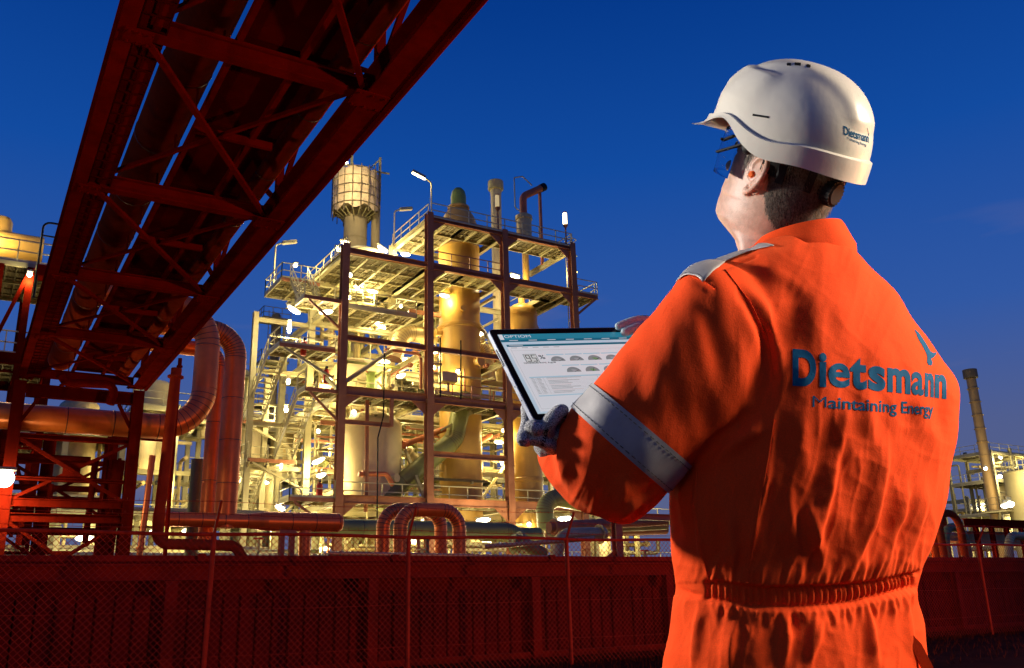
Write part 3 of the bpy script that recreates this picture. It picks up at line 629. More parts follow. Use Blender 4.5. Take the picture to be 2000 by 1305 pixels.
# caged ladder on the right
ld = thing('caged_ladder', 'caged ladder climbing the right end of the structure to the top deck', 'ladder', (38.2, 53, 15))
for xx in (38.0, 38.5): MB().bar((xx, 53.6, 15), (xx, 53.6, 28.3), .06, .06, (1, 0, 0)).build('stile', M_RAIL, ld, smooth=False)
mb = MB()
for z in np.arange(15.2, 28, .6): mb.bar((38.0, 53.6, z), (38.5, 53.6, z), .04, .04)
tag(mb.build('rungs', M_RAIL, ld, smooth=False), kind='stuff')
for z in np.arange(17.5, 28.4, 1.35): MB().tube(arc((38.25, 53.25, z), .45, -math.pi*1.25, math.pi*.25, (1, 0, 0), (0, 1, 0), 9), .035, 5).build('cage_hoop', M_RAIL, ld)

# ================================================================== vessels
def vessel(name, label, cat, c, prof, material, group=None, rings=(), nozzles=(), n=36):
    v = thing(name, label, cat, c, group); MB().lathe(c, prof, n).build('shell', material, v, angle=28)
    for z, r in rings: MB().lathe(c, [(r*.96, z-.06), (r, z-.06), (r, z+.06), (r*.96, z+.06)], n).build('ring_flange', material, v)
    for (a, z, r, ln, mm) in nozzles:
        R = max(q[0] for q in prof); d = np.array((math.cos(a), math.sin(a), 0)); p = np.array((c[0], c[1], c[2]+z))
        MB().tube([p+d*R*.9, p+d*(R+ln)], r, 12).tube([p+d*(R+ln), p+d*(R+ln+.1)], r*1.45, 12).build('nozzle', mm, v)
    return v
def dome(r, z0, z1, h, r2=.06): return [(r*.98, z0), (r, z0+.05), (r, z1)]+[(max(r2, r*math.cos(q)), z1+h*math.sin(q)) for q in np.linspace(.18, 1.5, 8)]
oc = (29.75, 56, 0)
vs_ = vessel('column_vessel', 'tall ochre column vessel with a green top cap in the middle bay', 'vessel', oc, [(1.0, 5.5), (1.52, 6.2), (1.52, 14.6), (1.56, 14.65), (1.56, 14.9), (1.52, 14.95), (1.52, 20.4), (1.60, 20.45), (1.60, 20.75), (1.52, 20.8), (1.52, 22.6), (1.55, 27.0), (1.5, 28.2), (1.42, 28.9), (1.22, 29.5), (.95, 29.95), (.75, 30.15), (.75, 30.25), (.85, 30.25), (.85, 30.42), (.6, 30.42)], M_OCHRE, rings=((20.6, 1.66), (26.9, 1.62)), nozzles=((-1.9, 21.6, .16, .25, M_OCHRE), (math.pi, 20.0, .2, .3, M_OCHRE), (0, 20.0, .2, .3, M_CREAM), (-1.2, 17.8, .3, .3, M_OCHRE)))
MB().lathe(oc, [(.6, 30.42), (.6, 31.3), (.5, 31.75), (.3, 32.0), (.1, 32.08)], 20).build('top_cap', M_GREEN, vs_, angle=50)
mb = MB()
for k in range(26): q = k*math.tau/26; mb.bar((oc[0]+2.0*math.cos(q), oc[1]+2.0*math.sin(q), 23.5), (oc[0]+2.0*math.cos(q), oc[1]+2.0*math.sin(q), 24.4), .03, .03, (1, 0, 0))
mb.tube(arc((oc[0], oc[1], 24.5), 2.0, 0, math.tau*.99, (1, 0, 0), (0, 1, 0), 28), .04, 5); mb.build('ring_rail', M_RAILBROWN, vs_, smooth=False)
tk = vessel('storage_tank', 'rounded cream white tank standing in the lower left bay behind the first column', 'tank', (22.95, 56, 0), dome(2.02, 7.4, 12.6, 1.15), M_CREAM, rings=((8.3, 2.05),), nozzles=((-1.2, 9.0, .2, .3, M_CREAM),))
MB().tube([(22.85, 56, 13.6), (22.85, 56, 14.1)], .42, 16).build('manway', M_STEEL, tk)
vessel('green_standpipe', 'bright green upright pipe stub on top of the cream white tank', 'pipe', (22.85, 56, 14.12), [(.36, 0), (.36, 2.2), (.42, 2.2), (.42, 2.35), (.2, 2.4)], M_GREEN, n=18)
vessel('domed_drum', 'wide cream drum with a domed top between the two left columns', 'vessel', (22.9, 58.9, 0), dome(2.15, 14.2, 17.0, 1.1), M_CREAM)
vessel('upper_drum', 'brightly lit cream drum on the upper left deck beneath the wrapped tower', 'vessel', (23.6, 60.2, 0), dome(1.8, 23.5, 26.6, .7), M_CREAM)
v2 = vessel('column_vessel', 'shorter ochre vessel with a bent vent pipe behind the tablet', 'vessel', (35.25, 56, 0), [(.7, 4.6), (1.18, 5.3)]+[(1.18, 9.4), (1.22, 9.45), (1.22, 9.7), (1.18, 9.75)]+dome(1.18, 9.8, 22.6, .75)[1:], M_OCHRE, rings=((22.4, 1.22), (16, 1.22)))
def pth(pts, r, material, parent, name='pipe', n=14): return MB().tube(bend_path(pts, 2.3*r, 7), r, n).build(name, material, parent, angle=50)
pth([(35.25, 56, 23.3), (35.25, 56, 24.3), (35.75, 56, 25.2), (35.75, 56, 28.6)], .27, M_OCHRE, v2, 'outlet_pipe')
vent = thing('bent_vent_pipe', 'rusty gooseneck vent pipe with insulated body above the right end of the top deck', 'pipe', (35.7, 56, 28.6))
MB().lathe((35.7, 56, 0), [(.45, 27.9), (.62, 28.0), (.62, 30.6), (.7, 30.6), (.7, 30.9), (.4, 31.1)], 18).build('insulated_body', M_PIPE, vent)
pth([(35.7, 56, 31.0), (35.7, 56, 32.7), (37.6, 56, 33.9)], .3, M_RUST, vent, 'gooseneck')
MB().tube([(37.45, 56, 33.8), (37.85, 56, 34.06)], .34, 14).build('open_end', M_BLACK, vent); MB().bar((37.35, 56, Z27), (37.35, 56, 33.5), .2, .2, (1, 0, 0)).build('prop', M_RUST, vent, smooth=False)
pth([(35.1, 55.5, 31.0), (34.6, 55.5, 31.3), (34.6, 55.5, 33.9), (35.4, 55.5, 34.2), (36.3, 55.5, 33.6)], .05, M_RAIL, vent, 'drain_line', 8)
st = thing('vent_stack', 'slim cream vent stack with a flared cap rising behind the top deck', 'stack', (35.5, 60, 20))
MB().lathe((35.5, 60, 0), [(.45, 18), (.45, 34.3), (.50, 34.9)], 18).build('pipe_body', M_CREAM, st); MB().lathe((35.5, 60, 0), [(.62, 34.9), (.68, 35.0), (.66, 35.7), (.4, 35.8)], 18).build('cap', M_STEEL, st)
dd = pipe_run('thick olive duct slanting up to the right between the second and third columns', [P_(735, 985, 54.6), P_(888, 858, 54.6), P_(906, 770, 54.6)], rpx(820, 920, 54.6, 19), M_GREENPIPE, 2.2, R=1.5, n=20, esegs=6, name='slanting_duct')
pipe_run('fat ochre bend joining the ochre column vessel from the left', [(28.3, 57.2, 20.1), (25.6, 57.2, 20.1), (25.0, 57.2, 18.0)], .62, M_PIPE, 1.2, R=1.2, n=20, esegs=8, name='bent_duct')
pipe_run('ochre branch pipe behind the ochre column vessel on its right', [(31.2, 57.4, 20.0), (32.6, 57.4, 19.9), (33.0, 57.4, 17.2)], .55, M_PIPE, 1.2, R=.9, n=20, esegs=6, name='bent_duct')
spipe('slim red-brown downpipe in front of the cream white tank', [P_(717, 782, 52.6), P_(716, 930, 52.6), P_(714, 1000, 52.6)], .13, M_FRONT)
spipe('red-brown bent pipe at the foot of the cream white tank', [P_(700, 926, 52.8), P_(755, 926, 52.8), P_(768, 948, 52.8)], .16, M_RUST)
spipe('thin dark kinked vent rod hanging before the cream white tank', [P_(751, 690, 51.2), P_(749, 812, 51.2), P_(738, 855, 51.2), P_(736, 1070, 51.2)], .045, M_BLACK)
spipe('tan pipe slanting up behind the first front column', [P_(668, 750, 52.7), P_(765, 685, 52.7)], .15, M_STEEL)
spipe('dark pipe crossing high between the first and second columns', [P_(752, 683, 53.2), P_(822, 692, 53.2), P_(822, 760, 53.2)], .11, M_FRONT, .3)
spipe('orange slanting pipe right of the olive duct', [P_(782, 872, 55.5), P_(868, 838, 55.5)], .2, M_RUST); spipe('orange slanting pipe below the orange beam', [P_(868, 900, 57), P_(960, 850, 57)], .2, M_RUST)
spipe('cream slanting leg pipe behind the second column', [P_(795, 880, 57), P_(820, 905, 57), P_(824, 935, 57)], .3, M_CREAM)
# junction boxes, extinguishers
for (px, py, Y, lab) in ((593, 680, 53.5, 'red extinguisher on the left landing'), (637, 735, 55, 'red extinguisher under the middle left landing'), (624, 958, 54.5, 'red extinguisher on the lowest left landing'), (930, 905, 58, 'red extinguisher far back in the lower middle bay'), (1035, 572, 56, 'red extinguisher on the right upper deck')):
    p = P_(px, py, Y); e = thing('fire_extinguisher', lab, 'extinguisher', p, 'fire extinguishers on the structure'); MB().lathe(p, [(.16, -.5), (.2, -.4), (.2, .35), (.08, .5)], 12).build('cylinder_body', M_REDCAN, e); MB().box(p+np.array((0, -.05, .58)), (.14, .2, .14)).build('valve_head', M_BLACK, e)
p = P_(875, 738, 53.5); bx = thing('control_box', 'cream instrument box on the front of the ochre column vessel', 'box', p); MB().box(p, (1.2, .7, .7)).build('housing', M_CREAM, bx, smooth=False, bevel=.04); MB().bar(p-(0, 0, .35), p-(0, 0, 1.7), .16, .16, (1, 0, 0)).build('stand', M_STEEL, bx, smooth=False)
for (px, y0, y1) in ((860, 660, 775), (900, 665, 780)):
    spipe('slim instrument mast on the front handrail before the ochre vessel', [P_(px, y1, 51.7), P_(px, y0, 51.7)], .045, M_BLACK, name='instrument_mast', cat='mast', group='instrument masts')

# ================================================================== wrapped tower
TY2 = 74
tc0 = P_(694, 450, TY2); rT = rpx(694, 450, TY2, 22.5); zb_, zt_ = P_(694, 418, TY2)[2], P_(697, 344, TY2)[2]; rW = rpx(697, 385, TY2, 44)
tw = thing('wrapped_tower', 'round concrete tower with a sheeted scaffold drum at its top', 'tower', (tc0[0], TY2, 20))
cc = (tc0[0], TY2, 0)
MB().lathe(cc, [(rT*1.05, 20), (rT*1.05, zb_-4.5), (rT, zb_-4.4), (rT, zt_-1)], 28).build('shaft', M_CONC, tw)
for z in np.arange(zb_-9, zb_, 2.1): MB().lathe(cc, [(rT*1.03, z), (rT*1.03, z+.12)], 28).build('pour_ring', M_CONC, tw)
MB().tube([(cc[0]+rT+.7, TY2-.6, 24), (cc[0]+rT+.7, TY2-.6, zb_+1)], .42, 14).build('side_pipe', M_CONC, tw)
V = []; nn, mm_ = 64, 22; rr = np.random.RandomState(5)
wv = rr.uniform(0, 6.28, 8)
for i in range(mm_):
    t = i/(mm_-1); row = []
    for j in range(nn+1):
        q = 2*math.pi*(j % nn)/nn; r = rW*(1+.02*math.sin(9*q+wv[0])*math.sin(5*t+wv[1])+.018*math.sin(23*q+wv[2]+3*t)+.03*math.sin(math.pi*t*3))
        z = zb_+(zt_-zb_)*t + (.25*math.sin(7*q+wv[3]) if t == 0 else 0)+(.12*math.sin(11*q) if i == mm_-1 else 0); row.append((cc[0]+r*math.cos(q), TY2+r*math.sin(q), z))
    V.append(row)
MB().grid(V).build('sheeting', M_WRAP, tw, angle=60)
MB().lathe(cc, [(rT, zb_+.1), (rW*.99, zb_+.1), (rW*.99, zb_+.2), (rT, zb_+.2)], 28).build('scaffold_floor', M_FARDARK, tw, smooth=False)
for k in range(18):
    q = k*math.tau/18; x, y = cc[0]+rW*1.05*math.cos(q), TY2+rW*1.05*math.sin(q); MB().bar((x, y, zb_-.5), (x, y, zt_+(.9 if k % 5 == 0 else .25)), .07, .07, (1, 0, 0)).build('scaffold_pole', M_FARDARK, tw, smooth=False)
    MB().bar((cc[0]+rT*math.cos(q), TY2+rT*math.sin(q), zb_-.55), (cc[0]+rW*.9*math.cos(q), TY2+rW*.9*math.sin(q), zb_+.02), .1, .1).build('bracket', M_FARSTEEL, tw, smooth=False)
for z in np.linspace(zb_+.4, zt_, 5): MB().tube(arc((cc[0], TY2, z), rW*1.05, 0, math.tau*.995, (1, 0, 0), (0, 1, 0), 36), .04, 4).build('scaffold_ring', M_FARDARK, tw)
for (dx, hh) in ((-.8, 1.9), (rW*.98, 2.2)):
    x = cc[0]+dx; MB().bar((x, TY2-rW*.3, zt_-2.5), (x, TY2-rW*.3, zt_+hh), .2, .2, (1, 0, 0)).bar((x-1.6, TY2-rW*.3, zt_+.5), (x+1.0, TY2-rW*.3, zt_+.7), .14, .14).bar((x-1.8, TY2-rW*.3, zt_-.1), (x, TY2-rW*.3, zt_+hh-.2), .12, .12).build('hoist_frame', M_FARSTEEL, tw, smooth=False)

# ================================================================== lamps
def lamp(label, p, ln=1.0, power=1100, d=(1, 0, 0), white=False, group='tube lamps lit inside the structure', r=.10, col=None):
    p = np.asarray(p, float); d = np.asarray(d, float)/np.linalg.norm(d)
    t = thing('tube_lamp', label, 'lamp', p, group)
    ln *= .72; ss = np.linspace(-1, 1, 9); MB().tube([p+d*ln*.5*q for q in ss], [max(.03, r*1.35*math.sqrt(1-q*q*.96)) for q in ss], 12).build('glowing_tube', M_TUBEWHITE if white else M_TUBE, t, angle=80)
    MB().bar(p-d*ln*.55+(0, 0, r+.06), p+d*ln*.55+(0, 0, r+.06), r*2.4, .08).build('housing', M_LAMPBODY, t, smooth=False)
    o = light('POINT', 'lamp_light', (0, 0, -r-.22), power, col or (LAMPCOL if not white else (1, .80, .38)), shadow_soft_size=.22); o.parent = t
    return t
LL = 'glowing tube lamp inside the lit process structure'
for (lab, px, py, Y, ln, pw, d, wh) in (
    ('bright tube lamp by the topmost left stair landing', 577, 518, 58, .8, 900, (0, 1, .2), 0),
    ('tube lamp high on the left, just under the brown-edged stair landing', 574, 606, 54, 1.3, 1000, (1, .2, -.4), 1),
    ('big glaring lamp on the left frame below its twin', 565, 641, 55, 1.0, 1000, (0, 0, 1), 1),
    ('tube lamp right of its twin under the brown-edged stair landing', 637, 610, 53.5, 1.3, 1000, (1, 0, .25), 1),
    ('tube lamp at the top of the first brown column', 662, 488, 55, .8, 900, (0, 1, .3), 0),
    ('tube lamp above the upper left deck beside the drum', 747, 487, 57.5, 1.2, 1000, (1, 0, -.5), 1),
    ('tube lamp under the top deck left of the second column', 792, 497, 56, 1.2, 1300, (1, .3, .2), 1),
    ('lamp glaring on the outer upper stair flight', 559, 800, 59, .9, 850, (.3, 1, -.3), 1),
    ('tube lamp beside the treads of the outer upper flight', 563, 745, 58, .6, 700, (0, 0, 1), 0),
    ('glaring lamp at the foot of the inner stair flight', 548, 908, 58.5, .9, 800, (0, .3, 1), 1),
    ('glaring lamp at the foot of the lowest stair flight', 547, 992, 56, .9, 800, (1, 0, -.4), 1),
    ('slanting tube lamp above the domed drum', 741, 634, 57, 1.5, 1000, (1, 0, -.55), 1),
    ('tube lamp over the middle deck behind the first bay', 783, 734, 55.5, 1.0, 1300, (1, 0, .4), 1),
    ('glaring lamp just behind the tablet corner', 936, 652, 57, 1.0, 1500, (1, 0, 0), 1),
    ('glaring lamp under the right upper deck', 1006, 540, 55, 1.1, 1300, (1, 0, -.1), 1),
    ('tube lamp left of the cream white tank', 622, 900, 57, 1.3, 1300, (1, 0, .5), 1),
    ('lower tube lamp left of the cream white tank', 627, 928, 56, .9, 1000, (1, 0, .3), 0),
    ('bright tube lamp deep in the lower middle bay', 922, 908, 59, 1.1, 1600, (.3, 0, 1), 1),
    ('slim tube lamp right of the bright one in the lower middle bay', 980, 900, 58, 1.0, 1000, (0, 0, 1), 0),
    ('low tube lamp under the structure in the middle', 944, 1016, 50, 1.4, 1300, (1, 0, .1), 1),
    ('low tube lamp under the structure by the big elbow', 1103, 1013, 47, 1.5, 1300, (1, 0, .1), 1),
    ('small lamp right of the tall masts in the middle bay', 850, 687, 57, .7, 900, (1, 0, .3), 0),
    ('small lamp beside the second column above the middle deck', 848, 712, 60, .7, 900, (1, 0, 0), 0),
    ('small lamp on the caged ladder', 1121, 525, 53, .35, 250, (0, 0, 1), 0),
    ('tube lamp under the upper left grating', 700, 560, 58, 1.1, 1100, (1, 0, 0), 0),
    ('tube lamp under the middle left grating', 640, 742, 57, 1.2, 1100, (1, .2, .4), 0),
):
    lamp(lab, P_(px, py, Y), ln, pw, d, bool(wh), r=.11)
for (x, y, z, pw) in ((22, 62, 12, 900), (28, 62, 12.5, 900), (34, 61, 12, 800), (22, 62, 5, 800), (28, 60, 5.4, 800), (34, 60, 5.4, 800), (28, 62, 19.5, 800), (34, 62, 19.5, 700), (23, 56.5, 22.6, 700), (28, 55, 22.6, 700), (22.5, 53.0, 16.5, 500), (33.5, 57, 12.5, 700)):
    lamp('%s tube lamp under the %s of the structure, %s' % ('rear' if y > 58 else 'front', 'upper deck' if z > 20 else 'middle deck' if z > 10 else 'lowest deck', 'left bay' if x < 25 else 'middle bay' if x < 31 else 'right bay'), (x, y, z), 1.1, pw, (1, 0, 0), False)
def pole_lamp(label, foot, h, reach, lit):
    f = np.asarray(foot, float); t = thing('pole_lamp', label, 'lamp', f, 'lamps on slim poles over the handrails')
    MB().tube(bend_path([f, f+(0, 0, h), f+(reach, 0, h+.25)], .3, 5), .055, 8).build('pole', M_RAIL, t)
    p = f+np.array((reach, 0, h+.28)); q = p+np.array((math.copysign(1.0, reach), 0, .28)); MB().bar(p, q, .28, .2).build('lamp_head', M_LAMPBODY, t, smooth=False)
    MB().bar(p-(0, 0, .12), q-(0, 0, .12), .22, .05).build('lens', M_TUBE if lit else M_TUBEOFF, t, smooth=False)
    if lit:
        o = light('POINT', 'lamp_light', tuple((p+q)/2-f-(0, 0, .4)), 220, LAMPCOL, shadow_soft_size=.15); o.parent = t
pole_lamp('lit pole lamp over the second brown column', (25.6, 52.3, Z27), 2.9, -.5, True)
pole_lamp('unlit pole lamp over the left corner of the top deck', (25.35, 58.2, Z27), 3.0, .45, False)
pole_lamp('unlit pole lamp over the topmost left stair landing', (16.5, 58.8, 22.6), 3.2, .5, False)
for (px, py, lab, lit) in ((1104, 432, 'upright lit torch lamp over the right end of the top deck', True), (972, 398, 'upright unlit torch lamp over the third column', False)):
    p = P_(px, py, 52.1); t = thing('torch_lamp', lab, 'lamp', (p[0], 52.1, Z27), 'upright torch lamps on the top deck')
    MB().tube([(p[0], 52.1, Z27), (p[0], 52.1, p[2]-.6)], .06, 8).build('pole', M_FRONT, t); MB().tube([(p[0], 52.1, p[2]-.6), (p[0], 52.1, p[2]-.4), (p[0], 52.1, p[2]+.75)], [.06, .19, .16], 12).build('lamp_head', M_FRONT, t)
    MB().box((p[0]-.1, 52.0, p[2]+.15), (.22, .24, .9)).build('lens', M_TUBE if lit else M_TUBEOFF, t, smooth=False)

# ================================================================== pipework threaded through the structure
HUE = {'cream_paint_steel': 'pale cream', 'tan_pipe_cladding': 'tan', 'cream_vessel_paint': 'ivory', 'brown_primer_steel': 'brown', 'olive_pipe_paint': 'olive', 'far_plant_steel': 'dull khaki', 'far_dark_steel': 'dark', 'black_plastic': 'black'}
def place(x, y):
    q = RW.T @ (np.array((x, y, 1.5))-CAM); px = CX+F_PX*q[0]/q[2]
    for lim, w in ((120, 'at the far left edge'), (280, 'behind the trestle'), (480, 'below the tall clad pipes'), (690, 'below the fat header pipe'), (850, 'beside the pipe loops'), (1010, 'right of the pipe loops'), (1200, 'below the tablet'), (1330, 'beside the rusty post'), (1800, 'behind the worker'), (1900, 'by the red loops')):
        if px < lim: return w
    return 'at the right border'
def rand_pipes(n, x, y, z, seed, label, group, mats, rr=(.06, .2), axes=(.4, .25, .35)):
    R = random.Random(seed)
    for _ in range(n):
        p = np.array([R.uniform(*x), R.uniform(*y), R.uniform(*z)]); r = R.uniform(*rr)*R.uniform(.6, 1); ax = R.choices((0, 1, 2), axes)[0]; lo, hi = (x, y, z)[ax]
        L_ = R.uniform(.25, .9)*(hi-lo); a = p.copy(); a[ax] = R.uniform(lo, hi-L_); b = a.copy(); b[ax] += L_
        pts = [a, b]
        if R.random() < .75:
            ax2 = R.choice([k for k in (0, 1, 2) if k != ax]); c = b.copy(); lo2, hi2 = (x, y, z)[ax2]; c[ax2] = min(hi2, max(lo2, c[ax2]+R.choice((-1, 1))*R.uniform(.8, 3)))
            if abs(c[ax2]-b[ax2]) > .4: pts.append(c)
        mm = R.choice(mats); c = sum(pts)/len(pts); fx, fz = (c[0]-x[0])/(x[1]-x[0]), (c[2]-z[0])/(z[1]-z[0])
        spipe('%s %s %spipe %s, %s %s in %s' % ('fat' if r > .14 else 'thin' if r < .08 else 'slim', HUE[mm.name], 'bent ' if len(pts) > 2 else '', ('running sideways', 'running back', 'standing upright')[ax], 'high' if fz > .6 else 'low' if fz < .35 else 'mid', 'left' if fx < .35 else 'right' if fx > .65 else 'centre', label), pts, r, mm, 2.5*r, name='process_pipe', group=group)
PM = [M_STEEL, M_PIPE, M_CREAM, M_PIPE, M_STEEL, M_FRONT, M_GREENPIPE]
for k, (xr, yr, zr, n, wh) in enumerate((((19.5, 25), (58.5, 64), (7.5, 13.8), 16, 'the bay of the cream tank'), ((25.5, 31), (57.5, 64), (7.5, 13.8), 18, 'the lower middle bay'), ((31.6, 37), (57, 64), (7.5, 13.8), 14, 'the lower right bay'), ((19.5, 25), (59, 64), (14.4, 23), 16, 'the upper left bay'), ((25.5, 31), (58.5, 64), (14.4, 23), 16, 'the upper middle bay'), ((25.5, 31), (53, 54.6), (14.6, 17.2), 8, 'front of the middle bay'), ((31.6, 37), (57.5, 64), (14.4, 23), 12, 'the upper right bay'), ((19.5, 37), (53.5, 64), (.6, 6.8), 40, 'the space below the lowest deck'), ((19.6, 25), (53, 57), (14.3, 17.2), 8, 'front of the left bay'))):
    rand_pipes(int(n*1.03), xr, yr, zr, 40+k, wh, 'process pipes threaded through the structure', PM)

lamp('lamp shining on the sheeting of the wrapped tower', (tc0[0]-3.2, TY2-5.5, zt_-1.8), .5, 3200, (0, 0, 1), True, 'lamps on the far frames', r=.16); lamp('lower lamp shining up the shaft of the wrapped tower', (tc0[0]+1.5, TY2-6.0, zb_-6), .5, 1600, (0, 0, 1), False, 'lamps on the far frames')

lamp('strong tube lamp over the upper left deck in front of the bright drum', (25.0, 57.6, 26.0), 1.0, 1900, (1, 0, .2), True)
lamp('tube lamp over the upper deck behind the first column', (21.0, 57.0, 26.2), .9, 1200, (1, 0, 0), False)

RL = random.Random(31)
for k in range(30):
    i = RL.choice((0, 0, 0, 1, 1, 2)); z = RL.choice((Z7, Z14, Z17, Z23))-RL.uniform(.5, 1.2); y = RL.uniform(53.5, 63); x = RL.uniform(XS[i]+.5, XS[i+1]-.5)
    lamp('small %s lamp under the %s deck, %s part of the %s bay' % ('warm' if k % 2 else 'pale', {Z7: 'lowest', Z14: 'middle', Z17: 'mid upper', Z23: 'upper'}[min((Z7, Z14, Z17, Z23), key=lambda q: abs(q-z-.8))], 'front' if y < 57 else 'rear' if y > 60 else 'middle', ('left', 'middle', 'right')[i]), (x, y, z), .4, 260, (1, 0, .1), k % 2 == 0, 'small lamps under the decks', r=.11)
# ================================================================== pipes and racks low in front of the structure
pipe_run('long olive pipe lying low across the front of the structure', [P_(600, 1030, 41), (P_(1000, 1030, 41)[0], 41, P_(600, 1030, 41)[2]), (P_(1000, 1030, 41)[0]+1.6, 41, P_(600, 1030, 41)[2]-1.5), (P_(1000, 1030, 41)[0]+2.4, 41, .0)], rpx(800, 1030, 41, 17), M_GREENPIPE, 3, R=1.2, n=20, name='low_pipe')
pipe_run('second olive pipe running right from behind the bent olive pipe', [P_(940, 1042, 43), P_(1052, 1046, 43)], rpx(1000, 1042, 43, 15), M_GREENPIPE, 3, n=20, name='low_pipe')
pipe_run('large cream elbow pipe under the elbow of the sleeve', [P_(1066, 1035, 45), P_(1063, 985, 45), P_(1085, 972, 45), P_(1150, 985, 45)], rpx(1064, 1000, 45, 17), M_GREENPIPE, 1.6, R=1.1, n=20, esegs=7, name='cream_elbow')
spipe('dark olive pipe bending down behind the fence right of the middle', [P_(1000, 1056, 38), P_(1060, 1085, 38)], .4, M_GREENPIPE)
spipe('tan pipe propped slanting behind the fence', [P_(945, 1068, 34), P_(1160, 1052, 34)], .1, M_PIPE)
spipe('tan pipe bending down behind the fence by the rusty post', [P_(1180, 1043, 36), P_(1095, 1045, 36), P_(1085, 1100, 36)], .33, M_PIPE, .7)
pf = thing('rusty_portal', 'bright orange rusty steel post and beam beside the waist of the worker', 'frame', P_(1207, 1095, 30))
p = P_(1207, 1080, 30); xq = P_(1330, 1020, 30); MB().ibeam((p[0], 30, 0), (p[0], 30, P_(1205, 1005, 30)[2]), .34, .34, .03, (0, 1, 0)).build('post', M_RUST, pf, smooth=False)
MB().ibeam((p[0], 30, P_(1205, 1008, 30)[2]), (xq[0]+5, 30, P_(1205, 1008, 30)[2]), .22, .26, .025).build('beam', M_RUST, pf, smooth=False)
MB().bar((p[0], 30.1, 3.0), (p[0]-2.2, 30.1, 1.6), .12, .12).build('brace', M_RUST, pf, smooth=False)
for k in range(3):
    a = P_(1072, 1030+6*k, 38+k); b = P_(1300, 1016+9*k, 38+k); spipe(('front', 'grey middle', 'rear')[k]+' weathered trough sheet running behind the rusty post', [a, b], .28, M_GRATE if k == 1 else M_FRONT, name='cable_trough', cat='trough', group='weathered troughs behind the rusty post')
# supports along the low pipes
def rack(label, x0, x1, y, zs, sp, seed, material=M_FARSTEEL, npipes=4, depth=2.4, group='low pipe racks behind the wall', prad=(.08, .24)):
    R = random.Random(seed); t = thing('pipe_rack', label, 'pipe rack', (x0, y, 0), group); n = max(1, round((x1-x0)/sp))
    for k in range(n+1):
        x = x0+(x1-x0)*k/n
        for yy in (y, y+depth): MB().ibeam((x, yy, 0), (x, yy, zs[-1]+.2), .24, .24, .025, (0, 1, 0)).build('leg', material, t, smooth=False)
        for z in zs: MB().bar((x, y, z-.14), (x, y+depth, z-.14), .18, .24).build('cross_beam', material, t, smooth=False)
    for z in zs:
        for yy in (y, y+depth): MB().bar((x0, yy, z-.05), (x1, yy, z-.05), .14, .2).build('side_beam', material, t, smooth=False)
        for k in range(npipes):
            r = R.uniform(*prad); yy = y+.3+(depth-.6)*k/max(1, npipes-1); a = x0-R.uniform(0, 2); b = x1+R.uniform(-3, 2); pts = [(a, yy, z+r), (b, yy, z+r)]
            if R.random() < .5: pts.append((b, yy, max(.2, z+R.choice((-1, 1))*R.uniform(.8, 2.2))))
            mm = R.choice([M_PIPE, M_STEEL, M_CREAM, M_PIPE, M_GREENPIPE, M_FRONT]); spipe('%s %s %s pipe on the %s' % ('fat' if r > .17 else 'slim', HUE[mm.name], 'bent' if len(pts) > 2 else 'straight', ('left rack', 'middle rack', 'right rack', 'far left rack')[seed-1]+' behind the wall'+(', top tier' if z == zs[-1] else ', lower tier' if z == zs[0] else ', middle tier')+(' front' if k == 0 else ' back' if k == npipes-1 else '')), pts, r, mm, 2.3*r, name='rack_pipe', group='pipes lying on the low racks')
    return t
rack('long low pipe rack behind the wall, at the left', 2, 17, 40, (1.5, 3.0), 3.8, 1)
rack('long low pipe rack behind the wall, in the middle', 18, 40, 43.5, (1.6, 3.1), 3.6, 2)
rack('long low pipe rack behind the wall, at the right', 41, 62, 40, (2.0, 4.6), 4.2, 3, M_RUST, prad=(.15, .42))
rack('far low pipe rack seen through the fence at the left', -4, 16, 50, (2.0, 4.0, 6.0), 4.0, 4)
for k, (x, y, z, pw) in enumerate(((3, 38, 2.4, 500), (7.5, 38.6, 2.2, 500), (11.5, 42.8, 2.6, 600), (14.5, 47, 3, 700), (18.5, 41.5, 2.4, 600), (22.5, 46.8, 2.6, 700), (27, 41.6, 2.2, 600), (31, 46.9, 2.8, 700), (35, 41.6, 2.4, 600), (39, 44, 3, 700), (45, 38.6, 3.4, 600), (52, 38.2, 3.6, 600), (5, 47.5, 4.5, 700), (10, 48.5, 5, 700), (0, 46, 4, 600), (57, 44, 3, 700), (24, 38.4, 1.4, 380), (16, 37.6, 1.5, 380), (30, 37.8, 1.3, 380))):
    lamp('%s tube lamp low behind the wall, %s' % ('upper' if z > 2.7 else 'lower', place(x, y)), (x, y, z), 1.1, pw, (1, 0, .1), k % 2 == 0, group='lamps low among the pipes behind the wall')
# instrument stands, valves and hand wheels crowding the lower zone
R = random.Random(77)
for k in range(70):
    x, y = R.uniform(1, 58), R.uniform(36, 47); h = R.uniform(1.2, 4.2); mm = R.choice([M_STEEL, M_FARSTEEL, M_FARDARK, M_FRONT, M_BLACK])
    t = thing('valve_stand', '%s %s valve stand%s, %s' % ('tall' if h > 3 else 'short' if h < 2 else 'middling', HUE[mm.name], ' with red wheel' if k % 6 == 0 else '', place(x, y)), 'valve', (x, y, 0), 'valve stands behind the wall')
    MB().tube([(x, y, 0), (x, y, h)], R.uniform(.05, .12), 8).build('stem', mm, t); MB().box((x, y, h*.6), (R.uniform(.25, .6), .3, R.uniform(.25, .6))).build('valve_body', mm, t, smooth=False)
    MB().tube(arc((x, y, h), .22, 0, 6.2, (1, 0, 0), (0, 1, 0), 10), .03, 5).build('hand_wheel', M_REDCAN if k % 6 == 0 else mm, t)

